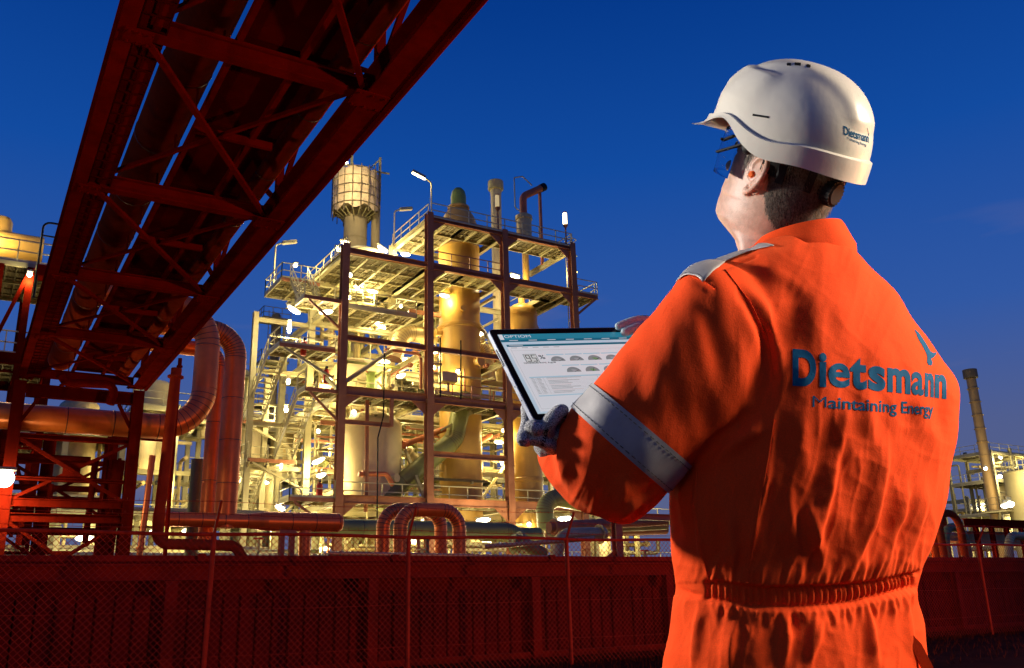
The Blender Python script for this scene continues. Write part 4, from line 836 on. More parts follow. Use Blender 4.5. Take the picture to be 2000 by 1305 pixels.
# ================================================================== far frames and towers
SHORT = {21: 'frame under the bridge', 22: 'frame left of the clad pipes', 23: 'frame behind the stairs', 24: 'frame behind the middle bay', 25: 'frame behind the right end', 26: 'low frame at the left edge', 27: 'low frame behind the loops', 31: 'frame right of the chimney', 32: 'frame left of the chimney'}
def frame(label, x0, x1, y0, y1, zs, nx, seed, lamps=4, material=M_FARSTEEL, pipes=14, pw=900, group='far process frames', vess=2):
    R = random.Random(seed); t = thing('process_unit', label, 'plant structure', (x0, y0, 0), group); X = np.linspace(x0, x1, nx+1)
    for x in X:
        for y in (y0, y1): MB().ibeam((x, y, 0), (x, y, zs[-1]+R.uniform(.2, 1.4)), .34, .34, .03, (0, 1, 0)).build('column', material, t, smooth=False)
    for z in zs:
        for y in (y0, y1): MB().bar((x0, y, z-.15), (x1, y, z-.15), .2, .3).build('beam', material, t, smooth=False)
        for x in X: MB().bar((x, y0, z-.15), (x, y1, z-.15), .2, .28).build('beam', material, t, smooth=False)
        if R.random() < .8:
            MB().box(((x0+x1)/2, (y0+y1)/2, z+.03), (x1-x0, y1-y0, .05)).build('floor_grating', M_GRATE, t, smooth=False); railing((x0, y0, z), (x1, y0, z), 2, parent=t); railing((x0, y0, z), (x0, y1, z), 2, parent=t)
    for k in range(nx):
        z = R.randrange(len(zs)); za = zs[z-1] if z else 0
        MB().bar((X[k], y0, za), (X[k+1], y0, zs[z]-.2), .14, .14).build('diagonal_brace', material, t, smooth=False)
    for k in range(vess):
        r = R.uniform(.6, 1.3); x, y = R.uniform(x0+r, x1-r), R.uniform(y0+r, y1-r); za = R.choice((0,)+tuple(zs[:-1])); zt = min(zs[-1]+2, za+R.uniform(3, 8))
        vm = R.choice([M_CREAM, M_PIPE, M_STEEL]); vessel('far_vessel', '%s %s vessel %s of the %s' % ('stout' if r > .95 else 'slender', HUE[vm.name], 'on a deck' if za > 0 else 'at the foot', 'far '+SHORT[seed]), 'vessel', (x, y, 0), dome(r, za+.2, zt, r*.5), vm, 'vessels in the far frames', n=20)
    rand_pipes(pipes, (x0, x1), (y0, y1), (.5, zs[-1]), seed+500, SHORT[seed], 'pipes in the far process frames', [M_FARSTEEL, M_PIPE, M_CREAM, M_STEEL], rr=(.08, .26))
    for k in range(lamps):
        lx, lz = R.uniform(x0, x1), R.choice(zs); lamp('%s tube lamp on the %s of the %s' % ('left' if lx < x0+(x1-x0)/3 else 'right' if lx > x1-(x1-x0)/3 else 'middle', 'top deck' if lz == zs[-1] else 'bottom deck' if lz == zs[0] else 'middle deck', 'far '+SHORT[seed]), (lx, y0-R.uniform(.3, 1), lz-.8), 1.0, pw, (1, 0, R.uniform(-.3, .3)), R.random() < .6, 'lamps on the far frames')
    return t
frame('far lit frame seen under the bridge between its legs', 1.5, 8.2, 62, 68, (4, 8, 12.2), 2, 21, 4, pipes=16)
frame('far lit frame left of the clad pipes', 9.2, 15.0, 66, 72, (3.5, 7, 10.5, 15), 2, 22, 5, pipes=22, vess=3)
frame('far frame behind the stairs of the structure', 15, 26, 76, 82, (4, 8, 12, 16), 3, 23, 6, pipes=18, vess=4)
frame('far frame behind the middle bay of the structure', 27, 43, 72, 78, (4, 8, 12, 16, 20), 4, 24, 8, pipes=24, vess=5)
frame('far frame behind the right end of the structure', 44, 58, 66, 72, (4, 8, 12), 3, 25, 6, pipes=14, vess=4)
frame('far low frame at the very left edge', -6.5, .2, 60, 66, (4, 8), 2, 26, 3, pipes=12)
frame('far low lit frame by the right border behind the loops', 60, 84, 62, 68, (3.2, 6), 5, 27, 5, pipes=20, vess=3)
def slim_tower(label, px, pyt, Y, hw, seed, plats=3, material=M_FARDARK, w=1.9):
    R = random.Random(seed); b = P_(px, 1000, Y); zt = P_(px, pyt, Y)[2]; r = rpx(px, 800, Y, hw); x = P_(px, pyt+60, Y)[0]
    t = thing('distillation_tower', label, 'tower', (x, Y, 0), 'slim far towers left of the structure'); MB().lathe((x, Y, 0), dome(r, 0, zt-r*.6, r*.6), 20).build('shell', material, t)
    for k in range(plats):
        z = zt-1.0-k*(zt-8)/plats*R.uniform(.85, 1.05); MB().box((x-r*.6, Y-r*.6, z), (r*2+w, r*2+w*.6, .15)).build('platform', M_FARSTEEL, t, smooth=False); x0, x1 = x-r*.6-r-w/2, x-r*.6+r+w/2; railing((x0, Y-r*1.6-w*.3, z), (x1, Y-r*1.6-w*.3, z), 1, 1.2, M_FARDARK, t); railing((x0, Y-r*1.6-w*.3, z), (x0, Y+.4, z), 1, 1.2, M_FARDARK, t)
    mb = MB()
    for sx in (0, .5): mb.bar((x-r-.5+sx, Y-r-.2, 2), (x-r-.5+sx, Y-r-.2, zt), .06, .06, (1, 0, 0))
    for z in np.arange(2, zt, .7): mb.bar((x-r-.5, Y-r-.2, z), (x-r, Y-r-.2, z), .05, .05)
    mb.build('ladder', M_FARDARK, t, smooth=False); MB().tube([(x+r+.3, Y-r, 1), (x+r+.3, Y-r, zt-1)], .16, 8).build('riser_pipe', M_FARSTEEL, t)
    return t
slim_tower('dark far tower with ladder platforms just left of the stairs', 537, 612, 88, 9, 1, 5)
slim_tower('far olive tower with one side platform right of the hooked pipe', 474, 722, 84, 10, 2, 1, M_FARSTEEL, 2.4)
slim_tower('short stocky far tower between the olive tower and the stairs', 497, 850, 80, 9, 3, 2, M_FARSTEEL)
slim_tower('far tower half hidden behind the olive tower', 462, 780, 92, 7, 4, 1, M_FARSTEEL)
lamp('lamp shining on the olive far tower', P_(468, 935, 80), .8, 900, (0, 0, 1), True, 'lamps on the far frames'); lamp('lamp shining on the stocky far tower', P_(505, 905, 76), .8, 900, (0, 0, 1), False, 'lamps on the far frames'); lamp('lamp lighting the dark far tower', P_(520, 760, 84), .5, 900, (0, 0, 1), False, 'lamps on the far frames')
# far tank seen under the bridge
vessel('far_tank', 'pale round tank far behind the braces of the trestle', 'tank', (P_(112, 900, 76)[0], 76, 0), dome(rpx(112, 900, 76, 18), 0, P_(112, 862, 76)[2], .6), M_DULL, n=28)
lamp('lamp glaring at the left edge under the bridge', P_(9, 934, 29.6), .7, 420, (1, 0, 0), True, 'lamps on the far frames', r=.2)
# ------------------------------------------------------------------ left platform by the bridge
lp = thing('side_platform', 'steel platform with handrails left of the pipe bridge, carrying a yellow vessel', 'platform', (-3, 44, 0))
zp = P_(40, 520, 45)[2]; xl, xr_ = P_(-60, 520, 45)[0], P_(118, 520, 45)[0]
deck(xl, xr_, 44.5, 50, zp, 'fr', parent=lp, m=M_FARSTEEL); deck(xl, xr_, 44.5, 50, zp-4.4, 'f', parent=lp, m=M_DECK); deck(xl, xr_, 44.5, 50, zp-8, 'f', parent=lp, m=M_BRIDGE)
for x in np.linspace(xl, xr_, 4):
    for y in (44.5, 50): MB().ibeam((x, y, 0), (x, y, zp-.2), .3, .3, .03, (0, 1, 0)).build('column', M_DECK, lp, smooth=False)
for z in (zp-4.6, zp-8.2, zp-11.5):
    for y in (44.4, 50.1): MB().ibeam((xl, y, z), (xr_, y, z), .26, .5, .03).build('beam', M_DECK, lp, smooth=False)
X4 = np.linspace(xl, xr_, 4)
for k in range(3): MB().bar((X4[k], 44.4, zp-4.4), (X4[k+1], 44.4, zp-.3), .16, .16).build('diagonal_brace', M_DECK, lp, smooth=False); MB().bar((X4[k], 44.4, zp-8), (X4[k+1], 44.4, zp-11.4), .16, .16).build('diagonal_brace', M_DECK, lp, smooth=False)
yv = vessel('horizontal_drum', 'yellow insulated drum at the left edge above the side platform', 'vessel', (P_(-4, 480, 47)[0], 47, zp), [(.8, .1), (.95, .3), (.95, 1.7), (.6, 2.2), (.5, 2.4), (.5, 2.8), (.4, 3.0), (.15, 3.1)], M_OCHRE, nozzles=((0, 1.9, .1, .9, M_RUST), (0, 1.2, .1, .9, M_RUST)))
MB().tube([(ORG[yv.name][0]-1, 46.6, zp+1.3), (ORG[yv.name][0]+1.9, 46.6, zp+1.3)], .85, 20).build('side_drum', M_OCHRE, yv)
lamp('small bright lamp under the platform left of the bridge', P_(58, 536, 44.2), .3, 500, (1, 0, 0), True, 'lamps on the far frames'); lamp('lamp above the platform left of the bridge', P_(-30, 440, 45), .6, 1100, (1, 0, 0), True, 'lamps on the far frames')
hg = thing('hooped_gate', 'black hooped handrail gate at the edge of the pipe bridge', 'handrail', P_(85, 500, 42)); a = P_(78, 490, 42); b = P_(112, 490, 42); zt = P_(90, 434, 42)[2]; z0 = P_(80, 520, 42)[2]
MB().tube(bend_path([(a[0], 42, z0-1.5), (a[0], 42, zt), (b[0]+1, 42, zt)], .3, 5), .05, 8).build('hoop', M_BLACK, hg); MB().tube([(a[0]+.6, 42, z0-1.5), (a[0]+.6, 42, zt)], .04, 8).build('upright', M_BLACK, hg); MB().tube([(a[0], 42, (z0+zt)/2+.4), (b[0]+1, 42, (z0+zt)/2+.4)], .04, 8).build('mid_rail', M_BLACK, hg); MB().box((a[0]+.7, 42.3, z0-.2), (1.4, .8, .5)).build('box', M_BRIDGE, hg, smooth=False)

# ================================================================== right of the worker
CYY = 60
ctop = P_(1890, 722, CYY); rC = rpx(1910, 850, CYY, 9.0); xc = P_(1918, 860, CYY)[0]; ch = thing('chimney', 'tall slim clad chimney with a dark flared top right of the worker', 'chimney', (xc, CYY, 0))
MB().lathe((xc, CYY, 0), [(rC*1.15, 0), (rC*1.15, 13.5), (rC*1.05, 14.5), (rC, ctop[2]-1.1)], 24).build('shaft', M_CHIM, ch, angle=20)
for z in np.arange(3, ctop[2]-1.3, 1.6): MB().lathe((xc, CYY, 0), [(rC*1.0+.12, z), (rC*1.0+.12, z+.1)], 24).build('band', M_CHIM, ch)
MB().lathe((xc, CYY, 0), [(rC*1.45, ctop[2]-1.05), (rC*1.5, ctop[2]-.95), (rC*1.5, ctop[2]), (rC*.9, ctop[2]+.05), (rC*.9, ctop[2]-.5), (.2, ctop[2]-.5)], 24).build('flared_top', M_FARDARK, ch)
zz = P_(1945, 1003, CYY)[2]; MB().box((xc-.6, CYY-1.5, zz), (4.2, 3.0, .2)).build('platform', M_FARSTEEL, ch, smooth=False); railing((xc-2.7, CYY-3, zz), (xc+1.5, CYY-3, zz), 1, 1.5, M_FARDARK, ch); railing((xc-2.7, CYY-3, zz), (xc-2.7, CYY, zz), 1, 1.5, M_FARDARK, ch)
MB().bar((xc-2.4, CYY-2, zz-.2), (xc-.3, CYY, zz-3), .2, .2).build('knee_brace', M_FARSTEEL, ch, smooth=False); MB().bar((xc+2.4, CYY-2, zz+.5), (xc+.3, CYY, zz-3), .2, .2).build('knee_brace', M_FARSTEEL, ch, smooth=False)
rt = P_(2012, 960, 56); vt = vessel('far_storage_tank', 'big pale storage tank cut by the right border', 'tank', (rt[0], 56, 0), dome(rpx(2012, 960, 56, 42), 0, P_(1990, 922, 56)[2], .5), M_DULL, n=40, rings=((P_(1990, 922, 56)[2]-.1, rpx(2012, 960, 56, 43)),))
zt = P_(1990, 920, 56)[2]; rT2 = rpx(2012, 960, 56, 42); mb = MB()
for k in range(30): q = k*math.tau/30; mb.bar((rt[0]+rT2*math.cos(q), 56+rT2*math.sin(q), zt), (rt[0]+rT2*math.cos(q), 56+rT2*math.sin(q), zt+1.1), .05, .05, (1, 0, 0))
for hh in (.55, 1.1): mb.tube(arc((rt[0], 56, zt+hh), rT2, 0, 6.27, (1, 0, 0), (0, 1, 0), 31), .04, 4)
mb.build('ring_rail', M_FARSTEEL, vt, smooth=False)
cr0 = P_(1962, 1005, 66); frame('brightly lit far frame right of the chimney', cr0[0]-4, cr0[0]+4.5, 64, 70, (6, 10, 14, 17.5), 2, 31, 6, pipes=20, pw=1500, vess=1)
cr1 = P_(1918, 1005, 80); frame('small lit far frame left of the chimney', cr1[0]-3, cr1[0]+3, 80, 84, (8, 12.5, 14), 2, 32, 4, pipes=10, pw=1500, vess=0)
lamp('star bright lamp at the top of the far frame right of the chimney', P_(1952, 931, 63), .6, 1500, (0, 0, 1), True, 'lamps on the far frames', r=.25); lamp('glaring pair lamp beside the chimney', P_(1972, 985, 55), .9, 650, (0, 0, 1), True, 'lamps on the far frames', r=.35); lamp('smaller lamp of the glaring pair beside the chimney', P_(1963, 988, 55), .7, 550, (0, 0, 1), True, 'lamps on the far frames', r=.3)
lamp('lamp glowing through the fence right of the worker', P_(1828, 1075, 44), 1.2, 1200, (1, 0, 0), True, 'lamps on the far frames', r=.22)
# pipe loops right of the worker
def rloop(label, pxl, pxr, Y, pyt, hw, m=M_CLADRED):
    a, b = P_(pxl, 1080, Y)[0], P_(pxr, 1080, Y)[0]; zt = P_((pxl+pxr)/2, pyt, Y)[2]; r = rpx(pxr, 1050, Y, hw)
    pipe_run(label, [(a, Y, 0), (a, Y, zt), (b, Y, zt), (b, Y, 0)], r, m, 1.6, R=1.0, n=18, esegs=6, name='pipe_loop', group='red pipe loops right of the worker')
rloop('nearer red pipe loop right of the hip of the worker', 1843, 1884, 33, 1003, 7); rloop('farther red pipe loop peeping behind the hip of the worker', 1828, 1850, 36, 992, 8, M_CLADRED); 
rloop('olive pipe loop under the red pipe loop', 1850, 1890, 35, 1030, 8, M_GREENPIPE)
r3 = thing('pipe_gallery', 'long tan and red pipe gallery low along the right border', 'pipe rack', P_(1890, 1050, 40)); zA = P_(1890, 1021, 40)[2]; zB2 = P_(1890, 1048, 40)[2]; x0 = P_(1886, 1040, 40)[0]; x1 = P_(2060, 1040, 40)[0]
MB().ibeam((x0, 40, zA), (x1, 40, zA), .5, .6, .05).build('beam', M_BRIDGE, r3, smooth=False); MB().ibeam((x0, 40.8, zB2), (x1, 40.8, zB2), .6, .9, .05).build('beam', M_PIPE, r3, smooth=False)
for x in np.linspace(x0, x1, 7): MB().ibeam((x, 40.4, 0), (x, 40.4, zA), .3, .3, .03, (0, 1, 0)).build('leg', M_BRIDGE, r3, smooth=False)
for x in np.arange(x0, x1, .55): MB().bar((x, 41.4, zB2+.5), (x, 41.4, zA-.2), .06, .06, (1, 0, 0)).build('picket', M_FARSTEEL, r3, smooth=False)
pipe_run('tan elbow pipe at the right border above the fence', [P_(1970, 1090, 36), P_(1972, 1046, 36), P_(2040, 1050, 36)], rpx(1970, 1060, 36, 8), M_PIPE, 1.5, R=.8, n=16, esegs=6, name='tan_elbow')
for k, (x, y, z) in enumerate(((60, 45, 2.5), (70, 52, 3), (85, 54, 3))): lamp(('lowest', 'middle', 'farthest')[k]+' tube lamp low at the right border behind the fence', (x, y, z), 1.1, 1200, (1, 0, .1), True, group='lamps low among the pipes behind the wall')

lamp('floodlight added left of the chimney to brighten its shaft', (xc-7, CYY-4, 13.5), .5, 2200, (0, 0, 1), True, 'lamps on the far frames', r=.14); lamp('second floodlight added to brighten the chimney', (xc-3, CYY-6, 13.0), .3, 1800, (0, 0, 1), True, 'lamps on the far frames', r=.1)  # both lamps added to light up the dark chimney
# ================================================================== the worker (modelled in metres on the camera's axes, then stood in the yard)
def fabric(t, b, c):
    n1 = t.nodes.new('ShaderNodeTexNoise'); n1.inputs['Scale'].default_value = 480; t.links.new(c.outputs['Object'], n1.inputs['Vector'])
    n2 = t.nodes.new('ShaderNodeTexNoise'); n2.inputs['Scale'].default_value = 42; n2.inputs['Detail'].default_value = 5; t.links.new(c.outputs['Object'], n2.inputs['Vector'])
    b1 = t.nodes.new('ShaderNodeBump'); b1.inputs['Strength'].default_value = .4; b1.inputs['Distance'].default_value = .0009; t.links.new(n1.outputs[0], b1.inputs['Height'])
    b2 = t.nodes.new('ShaderNodeBump'); b2.inputs['Strength'].default_value = .18; b2.inputs['Distance'].default_value = .004; t.links.new(n2.outputs[0], b2.inputs['Height']); t.links.new(b1.outputs[0], b2.inputs['Normal'])
    t.links.new(b2.outputs[0], b.inputs['Normal']); b.inputs['Sheen Weight'].default_value = .10; b.inputs['Sheen Roughness'].default_value = .4; b.inputs['Sheen Tint'].default_value = (1, .35, .1, 1)
M_ORANGE = mat('orange_coverall_cloth', (.86, .070, .008), .9, 0, .16, 520, spec=.15, extra=fabric)
M_REFLECT = mat('reflective_tape', (.34, .33, .32), .5, .12, .08, 60, .1, 900)
M_STITCH = mat('dark_stitching', (.03, .03, .035), .8, 0, 0)
M_PRINT = mat('blue_print', (.0, .088, .20), .75, 0, .15, 300, spec=.1)
def skinx(t, b, c):
    b.inputs['Subsurface Weight'].default_value = .18; b.inputs['Subsurface Radius'].default_value = (1, .35, .2); b.inputs['Subsurface Scale'].default_value = .008
M_SKIN = mat('skin', (.55, .33, .24), .45, 0, .22, 70, .09, 420, extra=skinx)
M_HAIR = mat('greying_brown_hair', (.17, .13, .095), .5, 0, .8, 260)
M_SCALP = mat('hair_underlayer', (.055, .040, .030), .7, 0, .5, 200)
M_HELM = mat('white_helmet_plastic', (.70, .665, .555), .32, 0, .03, 10, .03, 60, coord='Object')
def knitx(t, b, c):
    w = t.nodes.new('ShaderNodeTexVoronoi'); w.inputs['Scale'].default_value = 620; t.links.new(c.outputs['Object'], w.inputs['Vector'])
    r = t.nodes.new('ShaderNodeValToRGB'); r.color_ramp.elements[0].color = (.62, .62, .60, 1); r.color_ramp.elements[1].color = (.10, .10, .105, 1); r.color_ramp.elements[0].position = .25; r.color_ramp.elements[1].position = .75
    t.links.new(w.outputs['Distance'], r.inputs[0]); t.links.new(r.outputs[0], b.inputs['Base Color'])
    bp = t.nodes.new('ShaderNodeBump'); bp.inputs['Strength'].default_value = .6; bp.inputs['Distance'].default_value = .0012; t.links.new(w.outputs['Distance'], bp.inputs['Height']); t.links.new(bp.outputs[0], b.inputs['Normal'])
M_KNIT = mat('grey_knit_glove', (.3, .3, .3), .85, 0, 0, extra=knitx)
M_PALM = mat('grey_coated_glove', (.30, .41, .45), .6, 0, .25, 60, .3, 300)
M_PLUG = mat('orange_foam_earplug', (.95, .16, .02), .8, 0, .1, 200)
M_BRASS = mat('yellow_clip', (.75, .52, .20), .4, .1, .1, 60)
M_BOOT = mat('black_boot_leather', (.02, .018, .016), .5, 0, .3, 20)
def lensx(t, b, c):
    b.inputs['Transmission Weight'].default_value = 1; b.inputs['Roughness'].default_value = .03; b.inputs['IOR'].default_value = 1.04
M_LENS = mat('clear_goggle_lens', (.93, .95, .97), .03, 0, 0, spec=.8, extra=lensx)

def toworld(V): return (np.asarray(V) @ RW.T) + CAM
MANLOC = c2w((.47, 0, 1.50)); MANLOC[2] = 0.0
man = thing('person', 'worker in orange coverall and white helmet, seen from behind, holding a tablet', 'person', MANLOC)
def put_mesh(name, V, Fc, material, parent, smooth=True, angle=60, cam_space=True):
    mb = MB(); mb.v = [tuple(p) for p in (toworld(V) if cam_space else V)]; mb.f = [tuple(int(i) for i in q) for q in Fc]
    return mb.build(name, material, parent, smooth=smooth, angle=angle)
def to_px(V): return np.stack([CX+F_PX*V[:, 0]/V[:, 2], CY+F_PX*V[:, 1]/V[:, 2]], 1)
def ring(P, Q, zc, hd, e=2.25, n=40, zskew=0.0):
    p = pc(P[0], P[1], zc-zskew); q = pc(Q[0], Q[1], zc+zskew); c = (p+q)/2; r = (q-p)/2; d = np.array((0, 0, hd)); d = d-r*(d@r)/(r@r); d *= hd/np.linalg.norm(d)
    out = []
    for k in range(n):
        a = 2*math.pi*k/n; ca, sa = math.cos(a), math.sin(a); out.append(c+r*math.copysign(abs(ca)**(2/e), ca)+d*math.copysign(abs(sa)**(2/e), sa))
    return out
def loft(rings, cap=True):
    n = len(rings[0]); v = [p for r in rings for p in r]; f = []
    for i in range(len(rings)-1):
        for j in range(n): f.append((i*n+j, i*n+(j+1) % n, (i+1)*n+(j+1) % n, (i+1)*n+j))
    if cap:
        for b, rg, fl in ((0, rings[0], 0), ((len(rings)-1)*n, rings[-1], 1)):
            ci = len(v); v.append(np.mean(rg, 0))
            for j in range(n): f.append((b+(j+1) % n, b+j, ci) if not fl else (b+j, b+(j+1) % n, ci))
    return v, f
def dense(rings_def, k=5):                         # interpolate ring definitions with a smooth spline
    A = np.array([[*r[0], *r[1], r[2], r[3]] for r in rings_def], float); m = len(A); out = []
    for i in range(m-1):
        p0, p1, p2, p3 = A[max(0, i-1)], A[i], A[i+1], A[min(m-1, i+2)]
        for s in range(k):
            t = s/k; out.append(.5*((2*p1)+(-p0+p2)*t+(2*p0-5*p1+4*p2-p3)*t*t+(-p0+3*p1-3*p2+p3)*t**3))
    out.append(A[-1]); return [((a[0], a[1]), (a[2], a[3]), a[4], a[5]) for a in out]
def remesh(parts, voxel, smooth=4, fac=.5):
    v, f = [], []
    for pv, pf in parts: o = len(v); v += [tuple(p) for p in pv]; f += [tuple(i+o for i in q) for q in pf]
    me = bpy.data.meshes.new('tmp'); me.from_pydata(v, [], f)
    bm = bmesh.new(); bm.from_mesh(me); bmesh.ops.recalc_face_normals(bm, faces=bm.faces); bm.to_mesh(me); bm.free()
    o = bpy.data.objects.new('tmp', me); COL.objects.link(o)
    r = o.modifiers.new('r', 'REMESH'); r.mode = 'VOXEL'; r.voxel_size = voxel
    if smooth: s = o.modifiers.new('s', 'SMOOTH'); s.iterations = smooth; s.factor = fac
    dg = bpy.context.evaluated_depsgraph_get(); ev = o.evaluated_get(dg); m2 = bpy.data.meshes.new_from_object(ev)
    n = len(m2.vertices); co = np.empty(n*3, np.float32); m2.vertices.foreach_get('co', co); no = np.empty(n*3, np.float32); m2.vertices.foreach_get('normal', no)
    F = [tuple(p.vertices) for p in m2.polygons]
    bpy.data.objects.remove(o); bpy.data.meshes.remove(m2); bpy.data.meshes.remove(me)
    return co.reshape(-1, 3).astype(float), no.reshape(-1, 3).astype(float), F
def vnormals(V, Fq):
    q = np.array([f if len(f) == 4 else (*f, f[2]) for f in Fq]); n = np.cross(V[q[:, 2]]-V[q[:, 0]], V[q[:, 3]]-V[q[:, 1]]); N_ = np.zeros_like(V)
    for k in range(4): np.add.at(N_, q[:, k], n)
    return N_/np.maximum(1e-12, np.linalg.norm(N_, axis=1))[:, None]
# ---- torso, hips, legs and both arms
Z0 = 1.50
T = [((1480, 470), (1640, 470), 1.535, .075), ((1440, 490), (1660, 492), 1.53, .105), ((1388, 512), (1687, 516), 1.525, .13), ((1352, 545), (1722, 545), 1.52, .15), ((1338, 600), (1764, 600), 1.51, .165),
     ((1338, 650), (1803, 650), 1.505, .175), ((1340, 700), (1842, 700), 1.50, .18), ((1338, 745), (1868, 745), 1.495, .182), ((1334, 800), (1868, 800), 1.49, .182), ((1326, 860), (1863, 860), 1.485, .18), ((1316, 920), (1855, 920), 1.478, .176),
     ((1309, 980), (1841, 980), 1.47, .170), ((1308, 1040), (1820, 1040), 1.462, .162), ((1313, 1095), (1797, 1095), 1.455, .152), ((1320, 1140), (1787, 1140), 1.45, .146), ((1323, 1165), (1794, 1165), 1.447, .147),
     ((1318, 1200), (1805, 1195), 1.443, .155), ((1311, 1250), (1810, 1250), 1.438, .165), ((1302, 1310), (1822, 1310), 1.43, .17), ((1296, 1380), (1828, 1380), 1.42, .172), ((1300, 1440), (1826, 1440), 1.415, .168)]
def skew(py): return float(np.interp(py, [470, 520, 600, 800, 1000, 1140, 1300], [.01, .035, .095, .115, .095, .065, .07]))
def fitring(P, Q, z, hd, sk):                    # a turned ring whose outline still spans the given width
    p, q = list(P), list(Q)
    for _ in range(5):
        rg = ring(p, q, z, hd, n=56, zskew=sk); xx = to_px(np.array(rg))[:, 0]; p[0] += P[0]-xx.min(); q[0] += Q[0]-xx.max()
    return ring(p, q, z, hd, n=56, zskew=sk)
parts = [loft([fitring(r[0], r[1], r[2], r[3]*.86, skew(r[0][1])) for r in dense(T)])]
AL = [((1400, 512), (1520, 600), 1.46, .075), ((1348, 528), (1512, 660), 1.43, .095), ((1312, 566), (1494, 745), 1.415, .1), ((1278, 608), (1465, 812), 1.405, .1), ((1226, 672), (1405, 868), 1.40, .095),
      ((1163, 753), (1345, 906), 1.395, .088), ((1119, 798), (1300, 957), 1.395, .086), ((1092, 842), (1275, 985), 1.40, .084), ((1082, 890), (1248, 1006), 1.405, .076), ((1100, 945), (1220, 1016), 1.41, .055), ((1135, 985), (1195, 1015), 1.412, .028)]
parts.append(loft([ring(*r, n=44) for r in dense(AL)]))
FL = [((1205, 1010), (1285, 915), 1.405, .055), ((1150, 1000), (1250, 885), 1.415, .068), ((1098, 968), (1205, 850), 1.435, .066), ((1064, 925), (1158, 824), 1.455, .058), ((1049, 892), (1122, 812), 1.475, .046), ((1052, 868), (1102, 812), 1.487, .036)]
parts.append(loft([ring(*r, n=36) for r in dense(FL)]))
def limb(path, n=28):                               # (x, y, z, r) in camera metres
    pts = [np.array(p[:3]) for p in path]; t = MB().tube(bend_path(pts, .04, 3) if False else pts, [p[3] for p in path], n, caps=False)
    k = len(pts); rg = [[np.array(t.v[i*n+j]) for j in range(n)] for i in range(k)]; return loft(rg)
def lin(path, k=6):
    A = np.array(path, float); return [tuple(A[i]+(A[i+1]-A[i])*s/k) for i in range(len(A)-1) for s in range(k)]+[tuple(A[-1])]
RA = [(.56, -.01, 1.57, .07), (.645, .07, 1.62, .086), (.655, .135, 1.69, .082), (.575, .165, 1.76, .078), (.47, .12, 1.745, .07), (.36, .055, 1.71, .06), (.285, .02, 1.675, .048)]
parts.append(limb(lin(RA)))
# legs run down to the ground
dn = RW.T @ np.array((0, 0, -1.0))
hipc = pc(1563, 1400, 1.42); side = np.array((.80, 0, .60))
footz = []
for s in (-1, 1):
    h = hipc+side*.10*s; hz = c2w(h)[2]; L_ = hz-.12
    pth_ = [tuple(h-dn*.06)+(.115,), tuple(h+dn*.10)+(.118,), tuple(h+dn*L_*.5+side*.02*s)+(.088,), tuple(h+dn*L_*.8+side*.03*s)+(.082,), tuple(h+dn*L_+side*.035*s)+(.088,)]
    parts.append(limb(lin(pth_, 5))); footz.append(h+dn*(hz)+side*.035*s)
V, NN, FF = remesh(parts, .0031, 55, .5); V = V+NN*.0022
PX = to_px(V); face = np.clip(-(NN*(V/np.linalg.norm(V, axis=1)[:, None])).sum(1)*3, 0, 1)
def fold(pts, amp, w, V2=None, t0=.42, t1=.42, asym=0.0):
    """ridge (amp > 0) or furrow (amp < 0) sewn along a line of the photograph"""
    pts = np.array(pts, float); seg = np.linalg.norm(np.diff(pts, axis=0), axis=1); S = np.concatenate([[0], np.cumsum(seg)]); tot = S[-1]
    best = np.full(len(PX), 1e9); arc_ = np.zeros(len(PX)); sd = np.zeros(len(PX))
    lo = pts.min(0)-4*w; hi = pts.max(0)+4*w; idx = np.where((PX[:, 0] > lo[0]) & (PX[:, 0] < hi[0]) & (PX[:, 1] > lo[1]) & (PX[:, 1] < hi[1]) & (face > 0))[0]
    if len(idx) == 0: return
    q = PX[idx]; bd = np.full(len(q), 1e9); ba = np.zeros(len(q)); bs = np.zeros(len(q))
    for i in range(len(pts)-1):
        d = pts[i+1]-pts[i]; t = np.clip(((q-pts[i])@d)/(d@d), 0, 1); c = pts[i]+t[:, None]*d; dist = np.linalg.norm(q-c, axis=1)
        crs = np.sign(d[0]*(q[:, 1]-c[:, 1])-d[1]*(q[:, 0]-c[:, 0])); m_ = dist < bd; bd[m_] = dist[m_]; ba[m_] = (S[i]+t*seg[i])[m_]; bs[m_] = crs[m_]
    u = ba/tot; tp = np.clip(u/max(t0, 1e-3), 0, 1)*np.clip((1-u)/max(t1, 1e-3), 0, 1); tp = tp*tp*(3-2*tp)
    ww = w*np.where(bs > 0, 1+asym, 1-asym); g = np.exp(-(bd/ww)**2)
    DSP[idx] += amp*g*tp*face[idx]
DSP = np.zeros(len(V))
def wtop(x): return np.interp(x, [1320, 1385, 1494, 1625, 1700, 1786], [1143, 1139, 1150, 1146, 1139, 1118])
def wbot(x): return np.interp(x, [1320, 1381, 1456, 1550, 1662, 1790], [1160, 1169, 1184, 1187, 1178, 1146])
